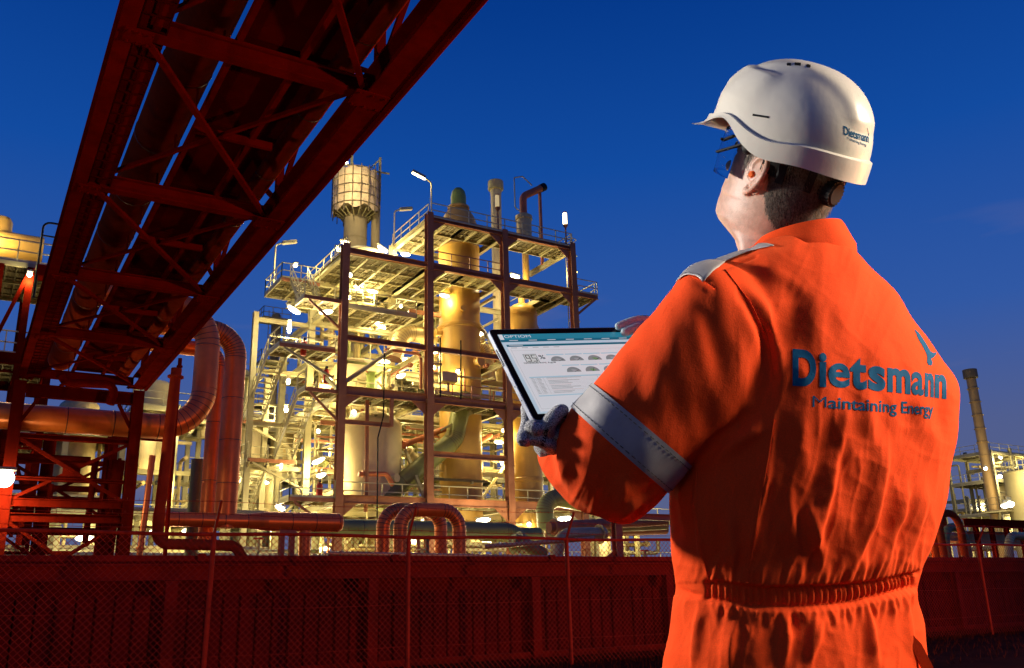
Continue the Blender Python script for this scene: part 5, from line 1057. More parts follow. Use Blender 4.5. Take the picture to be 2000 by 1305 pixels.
# big folds of the back
B = [([(1412, 527), (1462, 590), (1495, 660), (1508, 740), (1500, 800)], -.010, 12, 0), ([(1436, 530), (1490, 600), (1520, 690), (1526, 790)], .007, 13, 0), ([(1500, 790), (1455, 815), (1405, 855), (1350, 912)], -.011, 14, 0), ([(1520, 830), (1470, 845), (1420, 880), (1372, 925)], .009, 13, 0),
     ([(1516, 780), (1508, 880), (1490, 970), (1470, 1060), (1460, 1150)], .0085, 9, .5), ([(1362, 880), (1361, 980), (1370, 1070), (1390, 1150)], .007, 8, -.4), ([(1330, 900), (1332, 1000), (1345, 1090)], .004, 10, 0),
     ([(1650, 800), (1634, 880), (1618, 960), (1592, 1050), (1560, 1145)], .012, 15, .45), ([(1610, 880), (1598, 950), (1580, 1020)], -.007, 16, 0), ([(1735, 840), (1722, 930), (1700, 1020), (1660, 1110), (1640, 1150)], .013, 15, .45), ([(1690, 880), (1678, 960), (1650, 1050)], -.008, 16, 0), ([(1575, 960), (1584, 1030), (1600, 1080), (1606, 1130)], .008, 10, -.3),
     ([(1775, 900), (1760, 1000), (1730, 1080), (1700, 1145)], .010, 12, .4), ([(1750, 940), (1735, 1020), (1710, 1090)], -.006, 10, 0), ([(1808, 950), (1785, 1040), (1750, 1125)], .008, 10, .4), ([(1832, 980), (1805, 1060), (1775, 1120)], -.004, 9, 0), ([(1540, 920), (1546, 1010), (1560, 1080), (1562, 1145)], .006, 11, .3), ([(1420, 960), (1428, 1050), (1430, 1150)], .006, 9, 0), ([(1398, 980), (1404, 1070), (1412, 1150)], -.004, 8, 0), ([(1446, 1000), (1448, 1080), (1448, 1150)], -.003, 7, 0),
     ([(1570, 540), (1548, 620), (1540, 720)], -.005, 24, 0), ([(1610, 530), (1596, 640), (1590, 720)], .004, 24, 0), ([(1670, 580), (1720, 650), (1770, 730)], -.004, 24, 0), ([(1660, 770), (1650, 830), (1645, 900)], .005, 16, 0), ([(1770, 740), (1768, 840), (1765, 920)], -.004, 16, 0), ([(1800, 760), (1800, 880)], .005, 16, 0), ([(1556, 760), (1566, 860), (1576, 960)], .006, 18, 0), ([(1835, 760), (1838, 880)], -.004, 12, 0), ([(1700, 740), (1694, 820), (1700, 880)], .004, 18, 0), ([(1480, 520), (1540, 545), (1600, 590)], .003, 14, 0),
     ([(1330, 560), (1380, 620), (1400, 700), (1395, 780)], -.006, 18, 0), ([(1300, 600), (1286, 720), (1300, 810)], .002, 24, 0), ([(1225, 700), (1250, 780), (1290, 850)], -.005, 20, 0), ([(1345, 548), (1375, 556), (1400, 580)], -.005, 8, 0), ([(1420, 600), (1440, 690), (1430, 770)], .002, 20, 0), ([(1350, 760), (1375, 820), (1370, 880)], -.005, 16, 0),
     ([(1120, 790), (1101, 840), (1098, 880), (1108, 960)], .013, 9, -.4), ([(1138, 815), (1124, 860), (1122, 920), (1134, 970)], -.008, 14, 0), ([(1080, 830), (1077, 885), (1090, 940)], -.007, 11, 0), ([(1100, 806), (1080, 832), (1060, 852)], .006, 8, 0), ([(1268, 972), (1232, 988), (1210, 1016)], .008, 7, .3), ([(1252, 998), (1234, 1012)], -.008, 9, 0), ([(1222, 920), (1214, 970), (1206, 1014)], .005, 10, 0), ([(1178, 860), (1182, 940), (1192, 1000)], -.005, 18, 0), ([(1295, 930), (1265, 965), (1232, 978)], -.006, 11, 0), ([(1150, 820), (1168, 910)], .005, 16, 0),
     ([(1408, 1180), (1384, 1250), (1366, 1320)], -.008, 15, 0), ([(1440, 1180), (1428, 1260), (1420, 1330)], .008, 12, .3), ([(1478, 1180), (1470, 1240), (1488, 1300)], -.006, 14, 0), ([(1530, 1180), (1540, 1250), (1528, 1320)], .008, 11, .3), ([(1578, 1180), (1556, 1250), (1562, 1320)], -.006, 14, 0), ([(1604, 1180), (1594, 1250), (1570, 1320)], .009, 10, .3), ([(1640, 1180), (1655, 1240), (1645, 1320)], -.006, 13, 0), ([(1690, 1170), (1702, 1240), (1712, 1320)], .010, 10, .3), ([(1725, 1170), (1735, 1240), (1728, 1310)], -.005, 10, 0), ([(1760, 1160), (1775, 1230), (1790, 1290)], .007, 9, .3), ([(1374, 1160), (1362, 1220), (1350, 1320)], .008, 9, -.3), ([(1330, 1160), (1335, 1230), (1325, 1310)], -.003, 11, 0)]
for pts, a, w, sy in B: fold(pts, a*(.0 if a < 0 and w >= 9 and pts[0][1] > 820 and pts[0][0] > 1390 else .35 if a < 0 and w >= 13 and pts[0][1] > 560 and pts[0] not in ((1500, 790),) else 1), w, asym=sy)
RR = random.Random(5)
x = 1384.0; k = 0
while x < 1786:                                    # gathers at the elastic waist
    st = np.interp(x, [1384, 1480, 1600, 1700, 1790], [13, 14, 13, 11, 8])*RR.uniform(.75, 1.25); y0, y1 = wtop(x), wbot(x)
    fold([(x-2, y0+2), (x, (y0+y1)/2), (x-1, y1-2)], -.0065, st*.27, t0=.1, t1=.1)
    ln = RR.uniform(40, 105); lean = RR.uniform(.05, .45)
    fold([(x+st*.5, y0-2), (x+st*.5+ln*lean*.4, y0-ln*.5), (x+st*.5+ln*lean, y0-ln)], RR.uniform(.003, .0055), st*.42, t0=.05, t1=.7)
    ln = RR.uniform(30, 80); fold([(x+st*.5, y1+3), (x+st*.5+RR.uniform(-.2, .25)*ln, y1+ln)], RR.uniform(.003, .005), st*.42, t0=.05, t1=.7)
    x += st
for fn, a in ((wtop, -.006), (wbot, -.006)):
    xx = np.linspace(1372, 1800, 16); fold([(q, float(fn(q))) for q in xx], a, 4.5, t0=.02, t1=.02)
fold([(1318, 1146), (1350, 1160), (1384, 1166)], -.004, 4)
# yoke seam, side seam and centre pleat stitching
for pts in ([(1350, 540), (1412, 527), (1480, 497)], [(1508, 880), (1480, 1000), (1458, 1140)]): fold(pts, -.0025, 3, t0=.02, t1=.02)
# soft random crumple
ph = np.random.RandomState(2).uniform(0, 6.28, 24)
cr_ = sum(np.sin(PX[:, 0]*fx+PX[:, 1]*fy+ph[i])*am for i, (fx, fy, am) in enumerate(((.045, .012, .0014), (.03, -.028, .0012), (.075, .02, .0007), (.012, .06, .0008), (.11, -.03, .0005))))
from mathutils import noise as _ns
def ridged(P, sx, sy, sh, z):                        # sharp little creases running mostly down the cloth
    out = np.empty(len(P))
    for i, (x, y) in enumerate(P): out[i] = 1-abs(_ns.noise((x*sx+y*sh, y*sy, z)))*2
    return out
vis_ = np.where(face > 0)[0]; rg1 = np.zeros(len(V)); q_ = PX[vis_]; arm_ = ((q_[:, 0] < 1345) & (q_[:, 1] < 1020))
n1 = ridged(q_, 1/34, 1/120, 1/140, 3.1); n2 = ridged(q_, 1/15, 1/46, 1/60, 8.7); n3 = ridged(q_, 1/70, 1/48, -1/90, 5.5); calm = 1/(1+np.exp(-(q_[:, 1]-760)/60)); 
rg1[vis_] = (np.clip(n1-.45, 0, 1)**1.6*.0040*(.35+.65*calm)+np.clip(n2-.5, 0, 1)**1.5*.0017*(.4+.6*calm)+np.clip(n3-.5, 0, 1)**1.5*.0030*(.5+.2*calm))*np.clip(face[vis_]*1.5, 0, 1)
upper_arm = 1/(1+np.exp((PX[:, 0]-1470)/18))*1/(1+np.exp((PX[:, 1]-905)/20)); rg1 *= 1-.75*upper_arm; DSP *= 1-.45*upper_arm*(PX[:, 0] < 1440)
V = V+NN*(DSP+rg1*np.where((PX[:, 1] > wtop(PX[:, 0])-4) & (PX[:, 1] < wbot(PX[:, 0])+4), .1, 1)+cr_*np.where((PX[:, 1] > wtop(PX[:, 0])-4) & (PX[:, 1] < wbot(PX[:, 0])+4), .2, 1))[:, None]
# knit the displaced surface a little
ed = np.array([f if len(f) == 4 else (*f, f[2]) for f in FF])
for _ in range(1):
    acc = np.zeros_like(V); cnt = np.zeros(len(V))
    for a, b in ((0, 1), (1, 2), (2, 3), (3, 0)):
        np.add.at(acc, ed[:, a], V[ed[:, b]]); np.add.at(cnt, ed[:, a], 1); np.add.at(acc, ed[:, b], V[ed[:, a]]); np.add.at(cnt, ed[:, b], 1)
    V = V*.6+.4*acc/cnt[:, None]
cov = put_mesh('coverall', V, FF, M_ORANGE, man, angle=180)
BV = BVHTree.FromPolygons([tuple(p) for p in V], FF)
def hit(px, py, bv=None):
    d = Vector(((px-CX)/F_PX, (py-CY)/F_PX, 1)).normalized(); h, n, i, t = (bv or BV).ray_cast(Vector((0, 0, 0)), d)
    return (None, None) if h is None else (np.array(h), np.array(n) if n.dot(d) < 0 else -np.array(n))
def line_on(pts, r, name, material, parent, off=.001, n=4, dash=None, bv=None):
    P = np.array(pts, float); S = np.concatenate([[0], np.cumsum(np.linalg.norm(np.diff(P, axis=0), axis=1))]); mb = MB(); step = dash or 4.0; cur = []
    t = 0.0; on = True
    while t <= S[-1]:
        h, nn_ = hit(np.interp(t, S, P[:, 0]), np.interp(t, S, P[:, 1]), bv)
        if h is not None: cur.append(h+nn_*off)
        if dash and len(cur) == 2: mb.tube([toworld(c) for c in cur], r, n); cur = []; t += dash*.9
        t += step
    if not dash and len(cur) > 1: mb.tube([toworld(c) for c in cur], r, n)
    return mb.build(name, material, parent) if mb.v else None
# ---- reflective tape round the sleeve
def sleeve_band(A, B_, name):
    rows = []
    for t in np.linspace(0, 1, 9):
        P = np.array(A[0])*(1-t)+np.array(B_[0])*t; Q = np.array(A[1])*(1-t)+np.array(B_[1])*t; z = A[2]*(1-t)+B_[2]*t; hd = A[3]*(1-t)+B_[3]*t
        rg = ring(P, Q, z, hd, n=72); c = np.mean(rg, 0); row = []
        for p in rg:
            d = p-c; L_ = np.linalg.norm(d); h, n_, i, tt = BV.ray_cast(Vector(c), Vector(d/L_)); rr_ = L_*.99 if (h is None or tt > L_*1.10 or tt < L_*.8) else tt
            row.append(rr_)
        row = np.array(row); row = (np.roll(row, 1)+np.roll(row, -1)+row*2)/4
        rows.append([c+(p-c)/np.linalg.norm(p-c)*(rv+.0028) for p, rv in zip(rg, row)])
    n = 72; inner = [[c for c in r] for r in rows]
    v, f = loft(rows, cap=False); return put_mesh(name, v, f, M_REFLECT, cov, angle=60), rows
bd_, rows = sleeve_band(((1163, 753), (1345, 906), 1.395, .088), ((1119, 798), (1300, 957), 1.395, .086), 'reflective_band')
for k in (1, -2):
    mb = MB(); rw = rows[k]; cc_ = np.mean(rw, 0)
    for j in range(0, 72): 
        a, b = rw[j], rw[(j+1) % 72]; o = lambda p: toworld(p+(p-cc_)/np.linalg.norm(p-cc_)*.0009)
        m0 = a*.7+b*.3; m1 = a*.1+b*.9; mb.tube([o(m0), o(m1)], .0006, 4)
    tag(mb.build('stitching', M_STITCH, cov), kind='stuff')
# ---- reflective tape over the shoulder
low = [(1374, 553), (1392, 533), (1418, 513), (1448, 499), (1480, 489), (1512, 483)]; G = []
for t in np.linspace(0, 1, 26):
    x = np.interp(t, np.linspace(0, 1, 6), [q[0] for q in low]); y = np.interp(t, np.linspace(0, 1, 6), [q[1] for q in low]); h, n_ = hit(x, y); row = []
    if h is None: continue
    for s in np.linspace(0, 1, 11):
        q = h+np.array((-.030*(1-t*.7)*s, 0, .052*s)); hh, nn_, i, tt = BV.ray_cast(Vector((q[0], q[1]-.15, q[2])), Vector((0, 1, 0)))
        row.append((np.array(hh)+np.array(nn_)*(-.0025 if nn_.y > 0 else .0025)) if hh is not None else (row[-1] if row else h))
    G.append(row)
if len(G) > 2:
    mb = MB().grid([[toworld(p) for p in r] for r in G]); e_ = mb.build('shoulder_tape', M_REFLECT, cov, angle=80); so = e_.modifiers.new('thick', 'SOLIDIFY'); so.thickness = .0012
    tag(MB().tube([toworld(G[1][k]+np.array((0, -.0012, 0))) for k in range(11)], .0007, 4).build('stitching', M_STITCH, cov), kind='stuff')
# ---- collar
def collar():
    rows = []
    cb_, ct = pc(1560, 486, 1.535), pc(1563, 436, 1.545); fx = np.array((-.72, 0, .69))
    for (t, ro, dy) in ((0, 1.02, .012), (.12, 1.03, 0), (.5, 1.0, 0), (.9, .985, 0), (1, .95, -.002), (.97, .91, 0), (.6, .89, 0), (.2, .9, 0)):
        row = []
        for a in np.linspace(-2.62, 2.62, 90):
            u = np.array((-math.cos(a)*fx[0]*-1, 0, 0)); d = -fx*math.cos(a)+np.array((fx[2], 0, -fx[0]))*math.sin(a)     # a = 0 is the nape
            rr_ = (.088*(1-t)+.069*t)*ro; drop = .030*(1-math.cos(a))/1.87*t+.010*(1-t)*(1-math.cos(a)); c = cb_*(1-t)+ct*t
            row.append(c+d*rr_*np.array((1.06, 1, 1.0))+np.array((0, drop+dy+.0018*math.sin(a*9+t*4)*(t < .9), 0)))
        rows.append(row)
    return put_mesh('collar', [p for r in rows for p in r], MB().grid(rows).f, M_ORANGE, cov, angle=50)
col_ = collar()
# ---- side pocket flap and thin seams
for pts, nm in (([(1512, 820), (1500, 900), (1482, 1000), (1460, 1140)], 'seam'), ([(1362, 910), (1360, 1000), (1372, 1080), (1386, 1138)], 'seam'), ([(1416, 527), (1466, 592), (1499, 662), (1511, 740)], 'seam'), ([(1352, 541), (1376, 549), (1398, 566)], 'seam')):
    line_on(pts, .0011, nm, M_ORANGE, cov, .0006)
for fn in (lambda q: wtop(q)+3, lambda q: wbot(q)-3): tag(line_on([(q, float(fn(q))) for q in np.linspace(1385, 1785, 20)], .0006, 'stitching', M_ORANGE, cov, .0006, dash=3.2), kind='stuff')
pk = MB(); q = [(1783, 1240), (1800, 1258), (1823, 1303), (1813, 1330), (1780, 1262)]
hp_ = [hit(*k)[0] for k in q]; ref = [h for h in hp_ if h is not None]
if ref:
    z_ = np.mean([h[2] for h in ref]); pv = [pc(*k, z_-.012) for k in q]; pb = [p+np.array((0, 0, .006)) for p in pv]; put_mesh('pocket_flap', pv+pb, [(0, 1, 2, 3, 4), (9, 8, 7, 6, 5)]+[(i, (i+1) % 5+0, 5+(i+1) % 5, 5+i) for i in range(5)], M_ORANGE, cov, smooth=False)
# ---- printed lettering
def glyph(ch, bold=.028):
    cu = bpy.data.curves.new('t', 'FONT'); cu.body = ch; cu.size = 1; cu.offset = bold; cu.fill_mode = 'FRONT'; cu.resolution_u = 6; cu.dimensions = '2D'
    o = bpy.data.objects.new('t', cu); COL.objects.link(o); dg = bpy.context.evaluated_depsgraph_get(); me = bpy.data.meshes.new_from_object(o.evaluated_get(dg))
    bpy.data.objects.remove(o); bpy.data.curves.remove(cu); bm = bmesh.new(); bm.from_mesh(me); bpy.data.meshes.remove(me); return bm
def cut(bm, nx, ny):
    bmesh.ops.remove_doubles(bm, verts=bm.verts, dist=1e-5); bmesh.ops.triangulate(bm, faces=bm.faces)
    xs = [v.co.x for v in bm.verts]; ys = [v.co.y for v in bm.verts]; lim = max((max(xs)-min(xs))/nx, (max(ys)-min(ys))/ny)
    for _ in range(7):
        long = [e for e in bm.edges if e.calc_length() > lim*1.3]
        if not long: break
        bmesh.ops.subdivide_edges(bm, edges=long, cuts=1); bmesh.ops.triangulate(bm, faces=[f for f in bm.faces if len(f.verts) > 3])
    v = np.array([tuple(q.co) for q in bm.verts]); bm.verts.index_update(); f = [tuple(w.index for w in q.verts) for q in bm.faces]; bm.free(); return v, f
def tagline(bold, nx, ny):                            # the capital is set a little lighter than the small letters
    m0 = glyph('M', -.008); xm = max(v.co.x for v in m0.verts)+.02; r0 = glyph('Maintaining Energy', bold)
    bmesh.ops.delete(r0, geom=[v for v in r0.verts if v.co.x < xm], context='VERTS'); me = bpy.data.meshes.new('t'); m0.to_mesh(me); r0.from_mesh(me); m0.free(); bpy.data.meshes.remove(me); return cut(r0, nx, ny)
def stick(mb, pxy, faces, off=.0006, bv=None):
    pts = []; last = None
    for (x, y) in pxy:
        h, n_ = hit(x, y, bv)
        if h is None: h, n_ = last if last else (pc(x, y, 1.4), np.array((0, 0, -1.0)))
        last = (h, n_); pts.append(toworld(h+n_*off))
    mb.add(pts, faces)
CAPH = .729
def basey(x): return np.interp(x, [1548, 1598, 1640, 1680, 1715, 1755, 1792, 1814, 1848], [750, 752, 754, 757, 760, 764, 769, 772, 776])
spans = [('D', 1548, 1594), ('i', 1600, 1614), ('e', 1618, 1660), ('t', 1660, 1693), ('s', 1696, 1729), ('m', 1733, 1778), ('a', 1780, 1804), ('n', 1806, 1823.5), ('n', 1825.5, 1848)]
mb = MB()
for ch, x0, x1 in spans:
    v, f = cut(glyph(ch, .026 if ch in 'ea' else .040), 12, 18); a, b = v[:, 0].min(), v[:, 0].max(); pxx = x0+(v[:, 0]-a)/(b-a)*(x1-x0); sc = np.interp(pxx, [1548, 1848], [69, 62])/CAPH
    stick(mb, list(zip(pxx, basey(pxx)-v[:, 1]*sc)), f)
mb.build('printed_word', M_PRINT, cov, smooth=False)
v, f = tagline(.016, 110, 9); a, b = v[:, 0].min(), v[:, 0].max(); u = (v[:, 0]-a)/(b-a); pxx = 1587+235*(1.42*u-.42*u*u); by = np.interp(pxx, [1587, 1650, 1720, 1770, 1822], [795, 799, 804, 807, 811])
mb = MB(); stick(mb, list(zip(pxx, by-v[:, 1]*23.5/CAPH)), f); mb.build('printed_word', M_PRINT, cov, smooth=False)
BIRD = [(1205, 503), (1222, 515), (1240, 540), (1265, 580), (1275, 600), (1290, 606), (1302, 603), (1302, 611), (1291, 625), (1278, 633), (1285, 648), (1281, 662), (1268, 660), (1260, 646), (1262, 628), (1258, 610), (1240, 575), (1222, 545)]
def poly_patch(P, name, parent, bv=None, off=.0006):
    bm = bmesh.new(); vs = [bm.verts.new((x, y, 0)) for x, y in P]; bm.faces.new(vs); bmesh.ops.triangulate(bm, faces=bm.faces); v, f = cut(bm, 10, 18); m_ = MB(); stick(m_, [(q[0], q[1]) for q in v], f, off, bv); return m_.build(name, M_PRINT, parent, smooth=False)
poly_patch([(1250+x/2.25, 420+y/2.25) for x, y in BIRD], 'printed_bird', cov)
# ---- boots
for fz in footz:
    b0 = c2w(fz); d = c2wd(np.array((-.72, 0, .69))); d[2] = 0; d /= np.linalg.norm(d); mb = MB(); s_ = np.array((-d[1], d[0], 0)); rows = []
    for t, w, h in ((-.10, .034, .10), (-.08, .044, .13), (0, .046, .15), (.07, .046, .10), (.14, .05, .075), (.19, .042, .06), (.215, .02, .03)):
        c = np.array((b0[0], b0[1], 0))+d*t; rows.append([c+s_*w*math.cos(q)+np.array((0, 0, max(0.002, h*(.5+.5*math.sin(q))))) for q in np.linspace(0, math.tau, 20, endpoint=False)])
    vv, ff = loft(rows); put_mesh('boot', vv, ff, M_BOOT, man, cam_space=False)

# ================================================================== head
HO = pc(1524, 350, 1.575); azh = math.radians(57); TILT = math.radians(20.5)
vr_ = pc(1530, 250, 1.0); vr_ /= np.linalg.norm(vr_)
ui_ = np.array((0, -1.0, 0)); ui_ -= vr_*(ui_@vr_); ui_ /= np.linalg.norm(ui_); ri_ = np.cross(vr_, -ui_); ri_ = ri_ if ri_[0] > 0 else -ri_
Uh = ui_*math.cos(TILT)+ri_*math.sin(TILT)-vr_*.04; Uh /= np.linalg.norm(Uh)
Rp = ri_*math.cos(TILT)-ui_*math.sin(TILT); Rp -= Uh*(Rp@Uh); Rp /= np.linalg.norm(Rp); Vp = np.cross(Rp, Uh); Vp = Vp if Vp@vr_ > 0 else -Vp
Fh = Vp*math.cos(azh)-Rp*math.sin(azh); Lh = -Rp*math.cos(azh)-Vp*math.sin(azh)
def hp3(f, l, u): return HO+Fh*f+Lh*l+Uh*u
KEY = np.array([(-.21, .040, -.085, .066), (-.15, .044, -.085, .064), (-.128, .054, -.084, .061), (-.116, .078, -.083, .060), (-.106, .094, -.083, .060), (-.09, .100, -.085, .064), (-.07, .101, -.088, .069), (-.045, .098, -.093, .0725), (-.02, .096, -.098, .0745), (.01, .094, -.102, .0760), (.035, .090, -.104, .0768), (.06, .096, -.105, .077), (.09, .090, -.102, .074), (.115, .072, -.088, .064), (.138, .040, -.056, .042), (.147, .012, -.02, .014)])
NKD = np.array((.10, .95, -.12))
rows = []
for u in np.linspace(-.21, .147, 76):
    fr, bk, w = [np.interp(u, KEY[:, 0], KEY[:, k]) for k in (1, 2, 3)]; row = []
    for k in range(72):
        a = 2*math.pi*k/72; ca, sa = math.cos(a), math.sin(a); e = 2.25 if ca < 0 else (2.05 if u > -.05 else 1.9)
        f_ = (fr if ca > 0 else -bk)*math.copysign(abs(ca)**(2/e), ca); l_ = w*math.copysign(abs(sa)**(2/e), sa)
        if ca > 0:
            f_ += .026*math.exp(-(l_/.011)**2)*math.exp(-((u+.010)/.016)**2)+.012*math.exp(-(l_/.010)**2)*math.exp(-((u-.022)/.02)**2)
            f_ += .005*math.exp(-(l_/.022)**2)*(math.exp(-((u+.040)/.006)**2)+math.exp(-((u+.052)/.006)**2))
            f_ -= .009*math.exp(-((abs(l_)-.032)/.014)**2)*math.exp(-((u-.033)/.012)**2)
        row.append(hp3(f_, l_, u) if u > -.092 else hp3(f_, l_, -.092)+NKD*(-.092-u))
    rows.append(row)
head_parts = [loft(rows)]
def ear(sgn):
    out = []
    def E(x, y, h): x, y = x*1.25, y*1.20-.006; return hp3(.000-x*.96-y*.20, sgn*(.0735+h+max(0, x)*.50), .004+y*.97-x*.15)     # x backwards, y upwards on the ear
    def tubep(pts, rs, n=12):
        t = MB().tube(pts, rs, n, caps=False); k = len(pts); return loft([[np.array(t.v[i*n+j]) for j in range(n)] for i in range(k)])
    helix = [(-.006, .004, .004), (-.010, .014, .005), (-.006, .026, .007), (.004, .033, .009), (.014, .031, .0105), (.021, .022, .0115), (.0225, .010, .0115), (.019, -.004, .010), (.012, -.016, .0075), (.005, -.024, .005)]
    HP = np.array(helix); tt = np.linspace(0, len(HP)-1, 40); P = [E(*[np.interp(t, range(len(HP)), HP[:, k]) for k in range(3)]) for t in tt]
    out.append(tubep(P, [.0041+.0008*math.sin(t/9*3.1) for t in tt]))
    anti = np.array([(.002, .022, .003), (.010, .020, .006), (.0145, .010, .0075), (.013, -.001, .007), (.007, -.010, .005), (.000, -.012, .003)]); tt = np.linspace(0, 5, 24)
    out.append(tubep([E(*[np.interp(t, range(6), anti[:, k]) for k in range(3)]) for t in tt], [.0036]*24))
    def blob(c, r, n=14):
        mb = MB().ball((0, 0, 0), (1, 1, 1), n, 10); return [c+Fh*v[0]*r[0]+Lh*v[1]*r[1]+Uh*v[2]*r[2] for v in np.array(mb.v)], mb.f
    out.append(blob(E(.001, -.024, .004), (.0075, .005, .0095))); out.append(blob(E(-.009, -.002, .003), (.0045, .006, .007)))
    out.append(blob(E(.008, .004, .000), (.019, .0045, .034)));
    mb = [E(.016, .005, .0035)]; out.append(blob(mb[0], (.008, .004, .024)))
    return out, E
e1, EL = ear(1); e2, ER = ear(-1); head_parts += e1+e2
HV, HN, HF = remesh(head_parts, .0019, 3, .5)
body = put_mesh('head', HV, HF, M_SKIN, man, angle=180)
HBV = BVHTree.FromPolygons([tuple(p) for p in HV], HF)
# eyes
for s in (-1, 1):
    mb = MB().ball((0, 0, 0), .0118, 16, 10); put_mesh('eye', [hp3(.080, s*.032, .033)+np.array(v) for v in mb.v], mb.f, mat('eye_white', (.7, .68, .64), .2, 0, 0), body)
mb = MB().tube([toworld(EL(-.002, .002, .004)), toworld(EL(-.003, .000, .009)), toworld(EL(-.003, .000, .0125))], [.0062, .0062, .004], 16); mb.build('earplug', M_PLUG, body, angle=50)
mb = MB().tube([toworld(ER(-.002, .002, .004)), toworld(ER(-.003, .000, .0155))], [.0062, .0055], 16); mb.build('earplug', M_PLUG, body, angle=50)
# hair
loc = (HV-HO); hf, hl, hu = loc@Fh, loc@Lh, loc@Uh
def hairy(f, l, u):
    al = abs(l)
    if u > .09: return True
    line = np.interp(f, [-.12, -.06, -.045, -.030, -.022, .018, .030, .045, .07], [-.082, -.074, -.060, -.030, .036, .030, .004, .048, .085]) 
    return u > line and al < .0815
hm = np.array([hairy(*q) for q in zip(hf, hl, hu)])
idx = np.where(hm)[0]; mp_ = -np.ones(len(HV), int); mp_[idx] = np.arange(len(idx))
cap = [tuple(mp_[i] for i in q) for q in HF if all(hm[i] for i in q)]
hair = put_mesh('hair', HV[idx]+HN[idx]*.0012, cap, M_SCALP, man, angle=180)
RH = np.random.RandomState(9); vis = np.where(hm & (hu < .085))[0]; mb = MB(); VV = []; FFs = []
for k in RH.choice(vis, 15000):
    p = HV[k]+RH.normal(0, .0009, 3); n_ = HN[k]; d = -Uh*.9-Fh*.35+RH.normal(0, .22, 3); d = d-n_*(d@n_)*.75; d /= np.linalg.norm(d); L_ = RH.uniform(.007, .015)*(1 if hu[k] > -.05 else .6); s_ = np.cross(d, n_)*.00032
    q = p+n_*.0022; e_ = q+d*L_+n_*L_*.22; mdl = q+d*L_*.5+n_*L_*.16; o = len(VV); VV += [q-s_, q+s_, mdl+s_*.8, mdl-s_*.8, e_]; FFs += [(o, o+1, o+2, o+3), (o+3, o+2, o+4)]
tag(put_mesh('hair_strands', VV, FFs, M_HAIR, hair, smooth=False), kind='stuff')

# ================================================================== helmet
RIMU = .056; HC = (.0145, 0.0)
def helm(th, v, r_off=0.0):
    """th: 0 front, left positive; v: 0 lower edge .. 1 crown"""
    ca, sa = math.cos(th), math.sin(th); a_, b_, c_ = .1465, .1125, .139
    edge = -.010+.029*math.exp(-((abs(th)-1.18)/.30)**2)-.012*math.exp(-((abs(th)-1.75)/.35)**2)-.010*max(0, -ca)-.016*max(0, ca)**3*0
    band = .030+.009*max(0, -ca)-.020*math.exp(-((abs(th)-1.18)/.30)**2)-.004*max(0, ca)
    if v < .26:                                     # lower band, almost upright
        t = v/.26; u = edge+band*t; k = 1.0+.030*(1-t)*.6
        step = .0058
        if t > .93: step *= (1-(t-.93)/.07)
        brim = (.040*max(0, ca)**1.8)*(1-t)**3.5
        drop = -.004*max(0, ca)**2*(1-t)**2
        ph_ = math.asin(min(1, max(-.2, u/c_)))*.0; rad = max(.9, math.cos(max(0, u)/c_*.75))
        f = (a_*rad*k+step+brim)*math.copysign(abs(ca)**.94, ca); l = (b_*rad*k+step)*math.copysign(abs(sa)**.94, sa); return f+HC[0], l, RIMU+u+drop
    t = (v-.26)/.74; u0 = edge+band; q0 = u0/c_*.75
    ph_ = q0+(math.pi/2-q0)*t; 
    rad = math.cos(ph_)**.86 if ph_ < math.pi/2-1e-6 else 0; hh = u0+(c_-u0)*((math.sin(ph_)-math.sin(q0))/(1-math.sin(q0)))
    f, l = a_*rad*math.copysign(abs(ca)**.94, ca), b_*rad*math.copysign(abs(sa)**.94, sa)
    # raised crown ridge with a stepped front shelf
    rid = 1/(1+math.exp(-(.052-abs(l)+.10*(hh/c_-.55))*170))*min(1, max(0, (hh/c_-.50)/.10)); w_ = min(1, max(0, (hh/c_-.42)/.12))
    lift = .0055*(1/(1+math.exp(-(.056-abs(l)-.18*max(0, -f-.02))*260)))*w_
    if f > 0: lift += .007*(1/(1+math.exp(-(f-.015)*160)))*min(1, max(0, (.80-hh/c_)/.06))*min(1, max(0, (hh/c_-.2)/.2))*(1/(1+math.exp(-(.095-abs(l))*120)))
    d = np.array((f, l, hh*1.0)); d /= max(1e-6, np.linalg.norm(d)); f, l, hh = np.array((f, l, hh))+d*(lift+r_off)
    return f+HC[0], l, RIMU+hh
def helm_grid(r_in=0.0, nth=150, nv=84, v1=.985):
    G = []
    for v in np.concatenate([np.linspace(0, .26, 26), np.linspace(.262, v1, nv-26)]):
        G.append([np.array(helm(2*math.pi*k/nth, v)) for k in range(nth)])
    return G
G = helm_grid(); nth = 150
cen = np.array((HC[0], 0, RIMU+.02)); inner = [[cen+(p-cen)*.976 for p in r] for r in G]
rows = [r for r in inner[::-1]]+G
HVm, Hf_ = loft([[hp3(*p) for p in r] for r in rows], cap=True)
hat = put_mesh('hard_hat', HVm, Hf_, M_HELM, man, angle=32)
HTB = BVHTree.FromPolygons([tuple(p) for p in HVm], Hf_)
def dark_slot(cx_, cy_, w, h, ang, name='vent_slot'):
    ca, sa = math.cos(ang), math.sin(ang); P = [(cx_+ca*x-sa*y, cy_+sa*x+ca*y) for x, y in ((-w, -h), (w, -h), (w, h), (-w, h))]; m_ = MB(); v = []
    for x, y in P:
        hh, n_ = hit(x, y, HTB)
        if hh is None: return
        v.append((hh, n_))
    m_.add([toworld(h+n*.0008) for h, n in v]+[toworld(h-n*.003) for h, n in v], [(0, 1, 2, 3), (0, 4, 5, 1), (1, 5, 6, 2), (2, 6, 7, 3), (3, 7, 4, 0)]); return m_.build(name, M_BLACK, hat, smooth=False)
